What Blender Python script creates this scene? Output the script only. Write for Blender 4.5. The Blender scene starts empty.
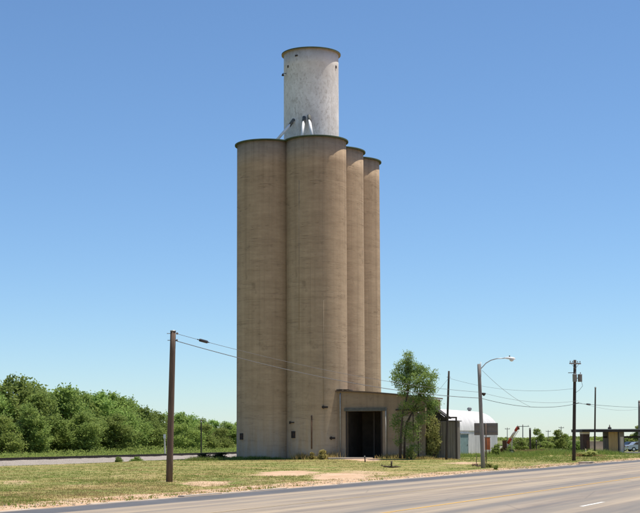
import bpy, math, random
import numpy as np
from mathutils import Vector, Matrix

R = math.radians
random.seed(7)
scene = bpy.context.scene
col = scene.collection

# ------------------------------------------------------------------ camera
EYE = Vector((0.0, 0.0, 2.1))
F = 1400.0                      # focal length in photograph pixels (640 wide)
PITCH, ROLL = 5.4, 0.22
PY = 438.8 - F * math.tan(R(PITCH))          # principal point row
cam_d = bpy.data.cameras.new("camera")
cam = bpy.data.objects.new("camera", cam_d)
col.objects.link(cam)
CAM_M = Matrix.Rotation(R(90 + PITCH), 4, 'X') @ Matrix.Rotation(R(-ROLL), 4, 'Z')
cam.matrix_world = Matrix.Translation(EYE) @ CAM_M
cam_d.sensor_width = 36.0
cam_d.lens = F * 36.0 / 640.0
cam_d.shift_y = (PY - 256.5) / 640.0
cam_d.clip_start = 0.5
cam_d.clip_end = 20000.0
scene.camera = cam
CAM3 = CAM_M.to_3x3()
CAMI = CAM3.inverted()

# ------------------------------------------------------------------ light
SUN_EL, SUN_AZ = 73.0, 76.5        # azimuth clockwise from +Y (view direction)
world = bpy.data.worlds.new("World")
scene.world = world
world.use_nodes = True
wn = world.node_tree
bg = wn.nodes["Background"]
sky = wn.nodes.new("ShaderNodeTexSky")
sky.sky_type = 'NISHITA'
sky.sun_disc = False
sky.sun_elevation = R(SUN_EL)
sky.sun_rotation = R(SUN_AZ)
sky.altitude = 1000.0
sky.air_density = 1.0
sky.dust_density = 0.3
sky.ozone_density = 9.0
tint = wn.nodes.new("ShaderNodeMix"); tint.data_type = 'RGBA'; tint.blend_type = 'MULTIPLY'
tint.inputs[0].default_value = 1.0
tint.inputs[7].default_value = (1.01, 1.025, 0.99, 1.0)
wn.links.new(sky.outputs[0], tint.inputs[6])
wn.links.new(tint.outputs[2], bg.inputs[0])
bg.inputs[1].default_value = 0.115

sun_d = bpy.data.lights.new("sun", 'SUN')
sun_d.energy = 5.0
sun_d.angle = R(0.53)
sun_d.color = (1.0, 0.94, 0.84)
sun = bpy.data.objects.new("sun", sun_d)
col.objects.link(sun)
sv = Vector((math.sin(R(SUN_AZ)) * math.cos(R(SUN_EL)), math.cos(R(SUN_AZ)) * math.cos(R(SUN_EL)), math.sin(R(SUN_EL))))
sun.rotation_euler = sv.to_track_quat('Z', 'Y').to_euler()
sun.location = (30, 20, 80)

scene.view_settings.view_transform = 'Standard'
scene.view_settings.look = 'None'
scene.view_settings.exposure = 0.28
scene.view_settings.gamma = 1.0
scene.render.engine = 'CYCLES'
scene.cycles.max_bounces = 6
scene.cycles.transparent_max_bounces = 8

# ------------------------------------------------------------------ geometry helpers
def ray(px, py):
    """world direction from the eye through a measured point of the photograph"""
    d = CAM3 @ Vector(((px - 320.0) / F, -(py - PY) / F, -1.0))
    return d

def ground_at(px, py, z=0.0):
    d = ray(px, py)
    t = (z - EYE.z) / d.z
    return EYE + d * t

def at_depth(px, py, Y):
    d = ray(px, py)
    return EYE + d * (Y / d.y)

def hit_cyl(px, py, c, r):
    d = ray(px, py)
    ex, ey = EYE.x - c[0], EYE.y - c[1]
    a = d.x ** 2 + d.y ** 2
    b = 2 * (ex * d.x + ey * d.y)
    cc = ex * ex + ey * ey - r * r
    t = (-b - math.sqrt(max(0, b * b - 4 * a * cc))) / (2 * a)
    return EYE + d * t

def project(p):
    q = CAMI @ (Vector(p) - EYE)
    return (320 + F * q.x / -q.z, PY - F * q.y / -q.z)

ORG = {}
def tag(o, label=None, cat=None, group=None, kind=None):
    if label: o["label"] = label
    if cat: o["category"] = cat
    if group: o["group"] = group
    if kind: o["kind"] = kind
    return o

def thing(name, label, cat, loc, group=None):
    o = bpy.data.objects.new(name, None)
    o.empty_display_size = 0.3
    col.objects.link(o)
    o.location = loc
    ORG[o.name] = Vector(loc)
    return tag(o, label, cat, group)

class MB:
    def __init__(s):
        s.v, s.f, s.sm = [], [], []
    def add(s, vs, fs, smooth=False):
        n = len(s.v)
        s.v += [tuple(p) for p in vs]
        s.f += [tuple(i + n for i in f) for f in fs]
        s.sm += [smooth] * len(fs)
        return s
    def obox(s, c, ax, ay, az):
        """box from centre and three half-extent vectors"""
        c = Vector(c); ax = Vector(ax); ay = Vector(ay); az = Vector(az)
        if ax.cross(ay).dot(az) < 0: ax = -ax
        vs = [c + ax * i + ay * j + az * k for k in (-1, 1) for j in (-1, 1) for i in (-1, 1)]
        return s.add(vs, [(0, 2, 3, 1), (4, 5, 7, 6), (0, 1, 5, 4), (2, 6, 7, 3), (0, 4, 6, 2), (1, 3, 7, 5)])
    def box(s, p0, p1):
        c = [(a + b) / 2 for a, b in zip(p0, p1)]
        h = [abs(b - a) / 2 for a, b in zip(p0, p1)]
        return s.obox(c, (h[0], 0, 0), (0, h[1], 0), (0, 0, h[2]))
    def tube(s, pts, rad, n=8, cap=True, smooth=True):
        pts = [Vector(p) for p in pts]
        if not hasattr(rad, '__len__'): rad = [rad] * len(pts)
        vs, fs = [], []
        up = None
        for i, p in enumerate(pts):
            t = (pts[min(i + 1, len(pts) - 1)] - pts[max(i - 1, 0)]).normalized()
            if up is None:
                up = t.orthogonal().normalized()
            else:
                up = (up - t * up.dot(t)).normalized()
            w = t.cross(up)
            for k in range(n):
                a = 2 * math.pi * k / n
                vs.append(p + (up * math.cos(a) + w * math.sin(a)) * rad[i])
        for i in range(len(pts) - 1):
            for k in range(n):
                a, b = i * n + k, i * n + (k + 1) % n
                fs.append((a, b, b + n, a + n))
        s.add(vs, fs, smooth)
        if cap:
            m = (len(pts) - 1) * n
            base = len(s.v) - len(vs)
            s.f += [tuple(base + k for k in reversed(range(n))), tuple(base + m + k for k in range(n))]
            s.sm += [False, False]
        return s
    def lathe(s, c, prof, n=48, smooth=True, close=True):
        vs, fs = [], []
        for r, z in prof:
            for k in range(n):
                a = 2 * math.pi * k / n
                vs.append((c[0] + r * math.cos(a), c[1] + r * math.sin(a), c[2] + z))
        for i in range(len(prof) - 1):
            for k in range(n):
                a, b = i * n + k, i * n + (k + 1) % n
                fs.append((a, b, b + n, a + n))
        s.add(vs, fs, smooth)
        if close:
            base = len(s.v) - len(vs); m = (len(prof) - 1) * n
            s.f += [tuple(base + k for k in reversed(range(n))), tuple(base + m + k for k in range(n))]
            s.sm += [False, False]
        return s
    def prism(s, poly, ext):
        """closed prism from a planar polygon and an extrusion vector"""
        poly = [Vector(p) for p in poly]; ext = Vector(ext); n = len(poly)
        nrm = (poly[1] - poly[0]).cross(poly[2] - poly[1])
        if nrm.dot(ext) > 0: poly = poly[::-1]
        vs = poly + [p + ext for p in poly]
        fs = [tuple(range(n)), tuple(reversed(range(n, 2 * n)))]
        fs += [(i, i + n, (i + 1) % n + n, (i + 1) % n) for i in range(n)]
        return s.add(vs, fs)
    def build(s, name, mat, parent=None):
        off = Vector((0, 0, 0))
        if parent is not None: off = ORG[parent.name]
        me = bpy.data.meshes.new(name)
        me.from_pydata([tuple(Vector(p) - off) for p in s.v], [], s.f)
        me.polygons.foreach_set("use_smooth", s.sm)
        me.materials.append(mat)
        me.update()
        o = bpy.data.objects.new(name, me)
        col.objects.link(o)
        if parent is not None: o.parent = parent
        ORG[o.name] = off
        return o

def mesh_from_np(name, verts, faces, mat, smooth=False):
    """verts (n,3), faces (m,k) same-size polygons"""
    me = bpy.data.meshes.new(name)
    n, m, k = len(verts), len(faces), faces.shape[1]
    me.vertices.add(n); me.vertices.foreach_set("co", verts.astype(np.float32).ravel())
    me.loops.add(m * k); me.loops.foreach_set("vertex_index", faces.astype(np.int32).ravel())
    me.polygons.add(m)
    me.polygons.foreach_set("loop_start", np.arange(0, m * k, k, dtype=np.int32))
    me.polygons.foreach_set("loop_total", np.full(m, k, dtype=np.int32))
    me.polygons.foreach_set("use_smooth", np.full(m, smooth))
    me.materials.append(mat)
    me.update(calc_edges=True)
    return me

def link(name, me, parent=None):
    o = bpy.data.objects.new(name, me)
    col.objects.link(o)
    if parent is not None: o.parent = parent
    ORG[o.name] = Vector((0, 0, 0))
    return o

# ------------------------------------------------------------------ materials
class NT:
    def __init__(s, name, rough=0.9, spec=0.3):
        s.m = bpy.data.materials.new(name)
        s.m.use_nodes = True
        s.t = s.m.node_tree
        s.b = s.t.nodes["Principled BSDF"]
        s.b.inputs["Roughness"].default_value = rough
        s.b.inputs["Specular IOR Level"].default_value = spec
        s.co = s.t.nodes.new("ShaderNodeTexCoord")
    def n(s, t, **k):
        q = s.t.nodes.new(t)
        for a, b in k.items(): setattr(q, a, b)
        return q
    def l(s, a, b): s.t.links.new(a, b)
    def vec(s, scale, coord="Object", loc=(0, 0, 0)):
        mp = s.n("ShaderNodeMapping")
        mp.inputs["Scale"].default_value = scale
        mp.inputs["Location"].default_value = loc
        s.l(s.co.outputs[coord], mp.inputs["Vector"])
        return mp.outputs[0]
    def noise(s, scale=(1, 1, 1), detail=5, rough=0.6, dist=0.0, coord="Object", loc=(0, 0, 0)):
        q = s.n("ShaderNodeTexNoise")
        q.inputs["Scale"].default_value = 1.0
        q.inputs["Detail"].default_value = detail
        q.inputs["Roughness"].default_value = rough
        q.inputs["Distortion"].default_value = dist
        s.l(s.vec(scale, coord, loc), q.inputs["Vector"])
        return q.outputs["Fac"]
    def ramp(s, fac, lo, hi, a=0.0, b=1.0):
        q = s.n("ShaderNodeMapRange")
        q.inputs[1].default_value = lo; q.inputs[2].default_value = hi
        q.inputs[3].default_value = a; q.inputs[4].default_value = b
        s.l(fac, q.inputs[0])
        return q.outputs[0]
    def math(s, op, a, b=0.0, clamp=False):
        q = s.n("ShaderNodeMath", operation=op, use_clamp=clamp)
        for i, x in enumerate((a, b)):
            if hasattr(x, 'links'): s.l(x, q.inputs[i])
            else: q.inputs[i].default_value = x
        return q.outputs[0]
    def mix(s, fac, a, b, mode='MIX'):
        q = s.n("ShaderNodeMix", data_type='RGBA', blend_type=mode)
        for i, x in ((0, fac), (6, a), (7, b)):
            if hasattr(x, 'links'): s.l(x, q.inputs[i])
            elif i == 0: q.inputs[0].default_value = x
            else: q.inputs[i].default_value = (*x, 1.0)
        return q.outputs[2]
    def sep(s, coord="Object"):
        q = s.n("ShaderNodeSeparateXYZ"); s.l(s.co.outputs[coord], q.inputs[0]); return q.outputs
    def bump(s, h, strength=0.4, dist=0.05):
        q = s.n("ShaderNodeBump")
        q.inputs["Strength"].default_value = strength; q.inputs["Distance"].default_value = dist
        s.l(h, q.inputs["Height"]); s.l(q.outputs[0], s.b.inputs["Normal"])
    def color(s, c):
        if hasattr(c, 'links'): s.l(c, s.b.inputs["Base Color"])
        else: s.b.inputs["Base Color"].default_value = (*c, 1.0)
        return s

def simple(name, c, rough=0.85, var=0.35, scale=3.0, metal=0.0, spec=0.3, dark=None, stretch=(1, 1, 1)):
    t = NT(name, rough, spec)
    nz = t.noise(tuple(scale * k for k in stretch), 6, 0.65)
    d = dark or tuple(k * (1 - var) for k in c)
    h = tuple(min(1, k * (1 + var * 0.35)) for k in c)
    t.color(t.mix(t.ramp(nz, 0.3, 0.7), d, h))
    t.b.inputs["Metallic"].default_value = metal
    t.bump(nz, 0.25, 0.02)
    return t.m

def concrete_mat(name, light, dark, foot, seed=0.0):
    t = NT(name, 0.92, 0.2)
    L = (seed, seed * 2, seed)
    big = t.noise((0.10, 0.10, 0.05), 4, 0.55, loc=L)
    mid = t.noise((0.5, 0.5, 1.6), 6, 0.7, loc=L)
    band = t.noise((0.16, 0.16, 1.4), 4, 0.7, 0.4, loc=L)
    streak = t.noise((1.6, 1.6, 0.035), 4, 0.6, loc=L)
    pour = t.noise((0.12, 0.12, 2.4), 3, 0.6, 0.3, loc=(seed + 7, 3, 1))
    z = t.sep()[2]
    f = t.math('ADD', t.math('MULTIPLY', t.ramp(big, 0.3, 0.7), 0.34), t.math('MULTIPLY', t.ramp(mid, 0.34, 0.66), 0.34))
    f = t.math('ADD', f, t.math('MULTIPLY', t.ramp(band, 0.32, 0.68), 0.2))
    grit = t.noise((3.2, 3.2, 4.5), 5, 0.75, loc=L)
    f = t.math('ADD', f, t.math('MULTIPLY', t.math('SUBTRACT', grit, 0.45), 0.45))
    c = t.mix(f, dark, light)
    c = t.mix(t.math('MULTIPLY', t.ramp(streak, 0.52, 0.72), 0.34), c, tuple(k * 0.55 for k in dark))
    c = t.mix(t.math('MULTIPLY', t.ramp(streak, 0.46, 0.28), 0.22), c, tuple(min(1, k * 1.15) for k in light))
    # lift lines of the slip-formed pour: thin, broken, dark
    lift = t.math('ABSOLUTE', t.math('SUBTRACT', pour, 0.5))
    brk = t.ramp(t.noise((0.45, 0.45, 0.45), 3, 0.6, loc=L), 0.44, 0.6)
    ln = t.math('MULTIPLY', t.ramp(lift, 0.0, 0.014, 1.0, 0.0), brk)
    fine = t.math('ABSOLUTE', t.math('SUBTRACT', t.math('FRACT', t.math('MULTIPLY', z, 0.82)), 0.5))
    ln2 = t.math('MULTIPLY', t.ramp(fine, 0.0, 0.035, 1.0, 0.0), t.ramp(t.noise((0.3, 0.3, 0.9), 4, 0.6, loc=(seed, 9, 2)), 0.45, 0.65))
    c = t.mix(t.math('MULTIPLY', ln, 0.6), c, tuple(k * 0.45 for k in dark))
    c = t.mix(t.math('MULTIPLY', ln2, 0.42), c, tuple(k * 0.6 for k in dark))
    ang = t.n("ShaderNodeMath", operation='ARCTAN2')
    sx = t.sep(); t.l(sx[1], ang.inputs[0]); t.l(sx[0], ang.inputs[1])
    va = t.math('ABSOLUTE', t.math('SUBTRACT', t.math('FRACT', t.math('MULTIPLY', ang.outputs[0], 2.55)), 0.5))
    vs_ = t.math('MULTIPLY', t.ramp(va, 0.0, 0.02, 1.0, 0.0), t.ramp(t.noise((0.3, 0.3, 0.12), 3, 0.6, loc=(seed, 4, 4)), 0.42, 0.62))
    c = t.mix(t.math('MULTIPLY', vs_, 0.6), c, tuple(k * 0.6 for k in dark))
    top = t.math('MULTIPLY', t.ramp(z, 24.0, 33.0), t.ramp(t.noise((2.2, 2.2, 0.03), 4, 0.65, loc=(seed, 6, 1)), 0.5, 0.68))
    c = t.mix(t.math('MULTIPLY', top, 0.35), c, (0.13, 0.085, 0.05))
    spots = t.ramp(t.noise((1.1, 1.1, 0.9), 3, 0.5, loc=(seed, 1, 5)), 0.64, 0.74)
    c = t.mix(t.math('MULTIPLY', spots, 0.35), c, tuple(k * 0.5 for k in dark))
    wash = t.math('MULTIPLY', t.ramp(z, 5.0, 0.3), t.ramp(t.noise((1.7, 1.7, 0.22), 6, 0.7, loc=L), 0.34, 0.58))
    c = t.mix(t.math('MULTIPLY', wash, 0.8), c, foot)
    t.color(c)
    t.bump(t.math('SUBTRACT', mid, t.math('MULTIPLY', ln, 0.6)), 0.35, 0.05)
    return t.m

M = {}
M['silo'] = [concrete_mat("tan_concrete", (0.53, 0.395, 0.262), (0.30, 0.215, 0.136), (0.45, 0.385, 0.32), s) for s in (0.0, 13.3, 27.1)]
M['shed_wall'] = concrete_mat("shed_concrete", (0.42, 0.31, 0.205), (0.27, 0.195, 0.13), (0.38, 0.315, 0.245), 41.0)

def white_tower_mat():
    t = NT("weathered_white_paint", 0.85, 0.25)
    a = t.noise((0.5, 0.5, 0.4), 6, 0.7)
    b = t.noise((4.2, 4.2, 2.6), 8, 0.8)
    s = t.noise((1.5, 1.5, 0.12), 4, 0.6)
    z = t.sep()[2]
    c = t.mix(t.ramp(a, 0.3, 0.7), (0.57, 0.54, 0.50), (0.87, 0.85, 0.81))
    chip = t.math('MULTIPLY', t.ramp(b, 0.50, 0.62), t.ramp(t.noise((0.28, 0.28, 0.22), 4, 0.6, loc=(3, 1, 7)), 0.30, 0.56))
    c = t.mix(t.math('MULTIPLY', chip, 0.75), c, (0.34, 0.30, 0.25))
    c = t.mix(t.math('MULTIPLY', t.ramp(s, 0.56, 0.72), 0.4), c, (0.42, 0.37, 0.31))
    c = t.mix(t.math('MULTIPLY', t.ramp(z, 40.8, 43.3), 0.45), c, (0.48, 0.40, 0.31))
    t.color(c); t.bump(b, 0.3, 0.03)
    return t.m
M['tower'] = white_tower_mat()
M['slab_edge'] = simple("green_edge_and_shade", (0.07, 0.095, 0.055), 0.9, 0.4, 2.0)
M['slab_under'] = simple("slab_concrete", (0.36, 0.29, 0.21), 0.9, 0.3, 1.5)
M['pipe_white'] = simple("white_painted_steel", (0.8, 0.8, 0.79), 0.5, 0.15, 4.0)
M['steel_dark'] = simple("dark_rusted_steel", (0.045, 0.035, 0.03), 0.7, 0.5, 6.0)
M['rust'] = simple("rusted_steel", (0.15, 0.075, 0.045), 0.85, 0.5, 5.0)
M['steel_grey'] = simple("galvanised_steel", (0.42, 0.43, 0.43), 0.5, 0.25, 5.0, metal=0.6)
M['wood_pole'] = simple("weathered_pole_wood", (0.15, 0.10, 0.072), 0.9, 0.45, 3.0, stretch=(6, 6, 0.4))
M['wood_dark'] = simple("creosote_pole_wood", (0.06, 0.048, 0.04), 0.9, 0.4, 3.0, stretch=(6, 6, 0.4))
M['wood_grey'] = simple("grey_pole_wood", (0.27, 0.245, 0.22), 0.9, 0.35, 3.0, stretch=(6, 6, 0.4))
M['cable'] = simple("black_cable", (0.035, 0.035, 0.04), 0.6, 0.2, 5.0)
M['cable_alu'] = simple("aluminium_wire", (0.16, 0.16, 0.16), 0.5, 0.2, 5.0)
M['transformer'] = simple("grey_transformer_paint", (0.20, 0.21, 0.215), 0.5, 0.2, 4.0)
M['porcelain'] = simple("brown_porcelain", (0.20, 0.17, 0.15), 0.35, 0.2, 5.0)
M['glass_lamp'] = simple("lamp_lens", (0.62, 0.63, 0.62), 0.2, 0.1, 5.0, spec=0.5)
M['pad'] = simple("pale_concrete_pad", (0.55, 0.49, 0.41), 0.9, 0.3, 1.5)
M['kerb'] = simple("kerb_concrete", (0.50, 0.43, 0.35), 0.9, 0.35, 1.5)
M['lintel'] = simple("grey_green_steel", (0.12, 0.12, 0.105), 0.7, 0.3, 3.0)
M['inside'] = simple("dark_shed_inside", (0.09, 0.075, 0.06), 0.95, 0.35, 1.0)  # one dark tone for walls, floor and post inside the shed
M['roofing'] = simple("brown_roofing", (0.17, 0.115, 0.08), 0.9, 0.35, 1.5)
M['tar'] = simple("black_tar_paper", (0.05, 0.045, 0.04), 0.9, 0.4, 3.0)
M['white_metal'] = simple("white_painted_sheet", (0.66, 0.635, 0.61), 0.6, 0.28, 0.9, stretch=(1, 1, 0.35))
M['teal_door'] = simple("faded_teal_paint", (0.17, 0.245, 0.24), 0.75, 0.35, 2.0)
M['grey_sheet'] = simple("weathered_grey_sheet", (0.235, 0.205, 0.17), 0.7, 0.35, 1.2, stretch=(2, 2, 0.3))
M['sign_back'] = simple("brown_sign_back", (0.205, 0.175, 0.15), 0.7, 0.22, 2.5)
M['orange'] = simple("rust_orange_paint", (0.80, 0.23, 0.10), 0.65, 0.3, 2.5)
M['red'] = simple("faded_red_paint", (0.50, 0.07, 0.045), 0.65, 0.4, 2.5)
M['offwhite'] = simple("off_white_paint", (0.72, 0.66, 0.60), 0.65, 0.35, 2.5)
M['rubber'] = simple("tyre_rubber", (0.03, 0.03, 0.03), 0.9, 0.2, 5.0)
M['canopy_dark'] = simple("dark_fascia", (0.045, 0.038, 0.036), 0.7, 0.3, 1.5)
M['brick_dark'] = simple("dark_brick", (0.085, 0.052, 0.042), 0.9, 0.4, 4.0)
M['tan_panel'] = simple("yellow_tan_siding", (0.43, 0.30, 0.135), 0.8, 0.2, 2.0, stretch=(2, 2, 0.3))
M['beige_wall'] = simple("beige_block_wall", (0.64, 0.56, 0.47), 0.9, 0.2, 1.2)
M['car_silver'] = simple("silver_car_paint", (0.50, 0.53, 0.57), 0.3, 0.08, 2.0, metal=0.5, spec=0.5)
M['car_dark'] = simple("dark_car_paint", (0.06, 0.075, 0.10), 0.3, 0.1, 2.0, spec=0.5)
M['car_glass'] = simple("tinted_car_glass", (0.02, 0.025, 0.03), 0.08, 0.1, 1.0, spec=0.6)
M['chrome'] = simple("bright_metal", (0.6, 0.6, 0.6), 0.25, 0.1, 3.0, metal=1.0)
M['bark'] = simple("brown_bark", (0.10, 0.075, 0.055), 0.95, 0.45, 4.0, stretch=(3, 3, 0.6))
M['twig'] = simple("dead_grey_wood", (0.12, 0.085, 0.06), 0.95, 0.45, 4.0)
M['rail'] = simple("rail_steel", (0.06, 0.042, 0.035), 0.6, 0.3, 1.0, metal=0.3)
M['sleeper'] = simple("sleeper_wood", (0.07, 0.055, 0.045), 0.95, 0.35, 2.0)
M['junk'] = simple("brown_scrap", (0.13, 0.085, 0.065), 0.9, 0.5, 5.0)

def leaf_mat(name, a, b, c3, trans=0.5):
    t = NT(name, 0.75, 0.15)
    gi = t.n("ShaderNodeNewGeometry")
    oi = t.n("ShaderNodeObjectInfo")
    c = t.mix(gi.outputs["Random Per Island"], a, b)
    cl = t.noise((0.35, 0.35, 0.35), 3, 0.5)
    c = t.mix(t.math('MULTIPLY', t.ramp(cl, 0.42, 0.7), 0.55), c, c3)
    hs = t.n("ShaderNodeHueSaturation")
    t.l(t.ramp(oi.outputs["Random"], 0, 1, 0.49, 0.512), hs.inputs["Hue"])
    t.l(t.ramp(oi.outputs["Random"], 0, 1, 0.78, 1.28), hs.inputs["Value"])
    t.l(c, hs.inputs["Color"])
    c = hs.outputs[0]
    t.color(c)
    tr = t.n("ShaderNodeBsdfTranslucent"); t.l(c, tr.inputs[0])
    mx = t.n("ShaderNodeMixShader"); mx.inputs[0].default_value = trans
    t.l(t.b.outputs[0], mx.inputs[1]); t.l(tr.outputs[0], mx.inputs[2])
    t.l(mx.outputs[0], t.t.nodes["Material Output"].inputs[0])
    return t.m
M['leaf_far'] = leaf_mat("broadleaf_foliage", (0.18, 0.26, 0.06), (0.29, 0.39, 0.105), (0.36, 0.43, 0.125))
M['leaf_pale'] = leaf_mat("pale_green_foliage", (0.18, 0.235, 0.055), (0.27, 0.325, 0.085), (0.32, 0.36, 0.10))
M['leaf_elm'] = leaf_mat("elm_foliage", (0.145, 0.21, 0.06), (0.235, 0.305, 0.09), (0.31, 0.36, 0.115))
M['leaf_yellow'] = leaf_mat("yellow_green_foliage", (0.30, 0.32, 0.10), (0.45, 0.44, 0.17), (0.36, 0.37, 0.12))
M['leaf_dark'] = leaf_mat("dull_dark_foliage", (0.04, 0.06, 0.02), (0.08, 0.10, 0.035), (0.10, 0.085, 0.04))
M['straw'] = leaf_mat("straw_weed_leaves", (0.30, 0.25, 0.09), (0.44, 0.36, 0.16), (0.24, 0.25, 0.07))
M['grass_blade'] = leaf_mat("lawn_blades", (0.125, 0.19, 0.028), (0.235, 0.27, 0.055), (0.32, 0.27, 0.085), 0.4)
M['dry_blade'] = leaf_mat("dry_grass_blades", (0.36, 0.24, 0.10), (0.50, 0.37, 0.18), (0.28, 0.26, 0.08), 0.4)
M['lush_blade'] = leaf_mat("tall_green_weeds", (0.13, 0.20, 0.04), (0.24, 0.30, 0.07), (0.30, 0.31, 0.09), 0.4)

# ------------------------------------------------------------------ main axes of the place
TH = R(19.5)                               # the elevator, the hut and the railway share one axis
U = Vector((math.sin(TH), math.cos(TH), 0))       # along the row, away from the camera
W = Vector((math.cos(TH), -math.sin(TH), 0))      # towards the road
Zv = Vector((0, 0, 1))

E1, E2 = ground_at(40, 509.2), ground_at(610, 462.6)
RU = (E2 - E1).normalized()                       # road direction
RN = Vector((RU.y, -RU.x, 0))                     # from far kerb towards the near side
RA = math.atan2(RU.y, RU.x)
def road_s(x, y):
    """metres inside the road from its far kerb (negative: on the grass)"""
    return (x - E1.x) * RN.x + (y - E1.y) * RN.y

RAIL0 = Vector((-35.2, 155.0, 0))                 # a point of the near rail
RAILN = Vector((-math.cos(TH), math.sin(TH), 0))  # away from the camera side
def rail_s(x, y):
    return (x - RAIL0.x) * RAILN.x + (y - RAIL0.y) * RAILN.y

SR = 3.17
C1 = Vector((-0.36, 145.0, 0))
def silo_c(i, j):
    return C1 + U * (i * 1.87 * SR) - W * (j * 1.75 * SR)

def sstep(a, b, x):
    t = np.clip((x - a) / (b - a), 0, 1)
    return t * t * (3 - 2 * t)

rng = np.random.default_rng(5)
_ph = rng.uniform(0, 6.28, (14, 2)); _k = rng.normal(0, 1, (14, 2))
def fbm(x, y, s):
    z = np.zeros_like(x, dtype=float)
    for i in range(14):
        f = (0.5 + i * 0.35) / s
        z += np.sin(_k[i, 0] * f * x + _ph[i, 0] + 1.3 * np.sin(_k[i, 1] * f * 0.7 * y + _ph[i, 1])) * np.cos(_k[i, 1] * f * y + _ph[i, 1] * 2) / (1 + i * 0.25)
    return z / 3.0

def height(x, y):
    x = np.asarray(x, float); y = np.asarray(y, float)
    rs = (x - E1.x) * RN.x + (y - E1.y) * RN.y
    s = (x - RAIL0.x) * RAILN.x + (y - RAIL0.y) * RAILN.y
    z = 0.07 * fbm(x, y, 9.0) + 0.025 * fbm(x, y, 2.2)
    z *= sstep(0.0, -3.0, rs) * 0.85 + 0.15
    dip = sstep(-24, -9, s) - 0.7 * sstep(8, 22, s)
    z = z - 0.75 * dip
    # low weedy bank in the field on the right
    m = np.exp(-(((x - 26) / 6.0) ** 2 + ((y - 178) / 9.0) ** 2))
    z = z + 0.35 * m
    z = z + 0.12 * np.exp(-(((x - 6) / 7) ** 2 + ((y - 141) / 5) ** 2))
    inroad = sstep(-0.35, 0.0, rs)
    return z * (1 - inroad) - 0.06 * inroad

def hz(p): return float(height(p[0], p[1]))

def on_ground(px, py):
    """where the measured foot of a thing meets the terrain"""
    p = ground_at(px, py)
    for _ in range(6):
        p = ground_at(px, py, hz(p))
    return p

_patch = []
def patch(x0, x1, y0, y1, wgt=1.0):
    a = ground_at((x0 + x1) / 2, (y0 + y1) / 2)
    n_, f_ = ground_at((x0 + x1) / 2, y1), ground_at((x0 + x1) / 2, y0)
    l_, r_ = ground_at(x0, (y0 + y1) / 2), ground_at(x1, (y0 + y1) / 2)
    _patch.append((a.x, a.y, (r_.x - l_.x) / 2, (f_.y - n_.y) / 2, wgt, (f_.x - n_.x) / max(0.1, f_.y - n_.y)))
patch(245, 325, 470.5, 477.0, 1.1); patch(305, 372, 472.5, 481.5, 1.25); patch(330, 400, 470, 476.5, 0.6); patch(178, 236, 480.5, 487, 0.7)
patch(210, 300, 477, 486, 0.42); patch(100, 170, 474, 480, 0.42); patch(290, 350, 466, 471, 0.38); patch(400, 470, 463, 470, 0.4); patch(0, 34, 480, 486, 0.55); patch(60, 105, 484, 489, 0.45); patch(240, 330, 484, 491, 0.5)
patch(440, 490, 461.5, 464.5, 0.7); patch(340, 382, 457.5, 461, 0.9); patch(390, 450, 470.5, 477, 0.5); patch(520, 560, 461.5, 464.5, 0.45)
patch(160, 178, 480.5, 484, 0.7)
def dirt(x, y):
    x = np.asarray(x, float); y = np.asarray(y, float)
    rs = (x - E1.x) * RN.x + (y - E1.y) * RN.y
    n1 = fbm(x, y, 3.0); n2 = fbm(x + 40, y - 20, 0.9)
    d = sstep(-4.6, -1.3, rs + 1.1 * n1 + 0.6 * n2) * 0.95
    for (cx, cy, ax, ay, w, sh) in _patch:
        dx = (x - cx) - sh * (y - cy)
        q = np.sqrt((dx / ax) ** 2 + ((y - cy) / ay) ** 2)
        d = np.maximum(d, w * sstep(1.25, 0.55, q + 0.4 * n1 + 0.42 * n2))
    return np.clip(d, 0, 1)

# ------------------------------------------------------------------ ground
def axis(lo, hi, a, b, step, far):
    core = np.arange(a, b + step, step)
    out = [b + step]
    d = step
    right = []
    v = core[-1]
    while v < hi:
        d *= 1.22; v += d; right.append(v)
    left = []; v = core[0]; d = step
    while v > lo:
        d *= 1.22; v -= d; left.append(v)
    return np.array(left[::-1] + list(core) + right)
xs = axis(-6000, 6000, -48, 52, 0.55, 0)
ys = axis(-300, 9000, 36, 195, 0.55, 0)
gx, gy = np.meshgrid(xs, ys)
gz = height(gx, gy)
farfade = sstep(400, 900, np.hypot(gx, gy - 100))
gz = gz * (1 - farfade)
nx, ny = len(xs), len(ys)
idx = np.arange(nx * ny).reshape(ny, nx)
faces = np.stack([idx[:-1, :-1].ravel(), idx[:-1, 1:].ravel(), idx[1:, 1:].ravel(), idx[1:, :-1].ravel()], 1)

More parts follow.
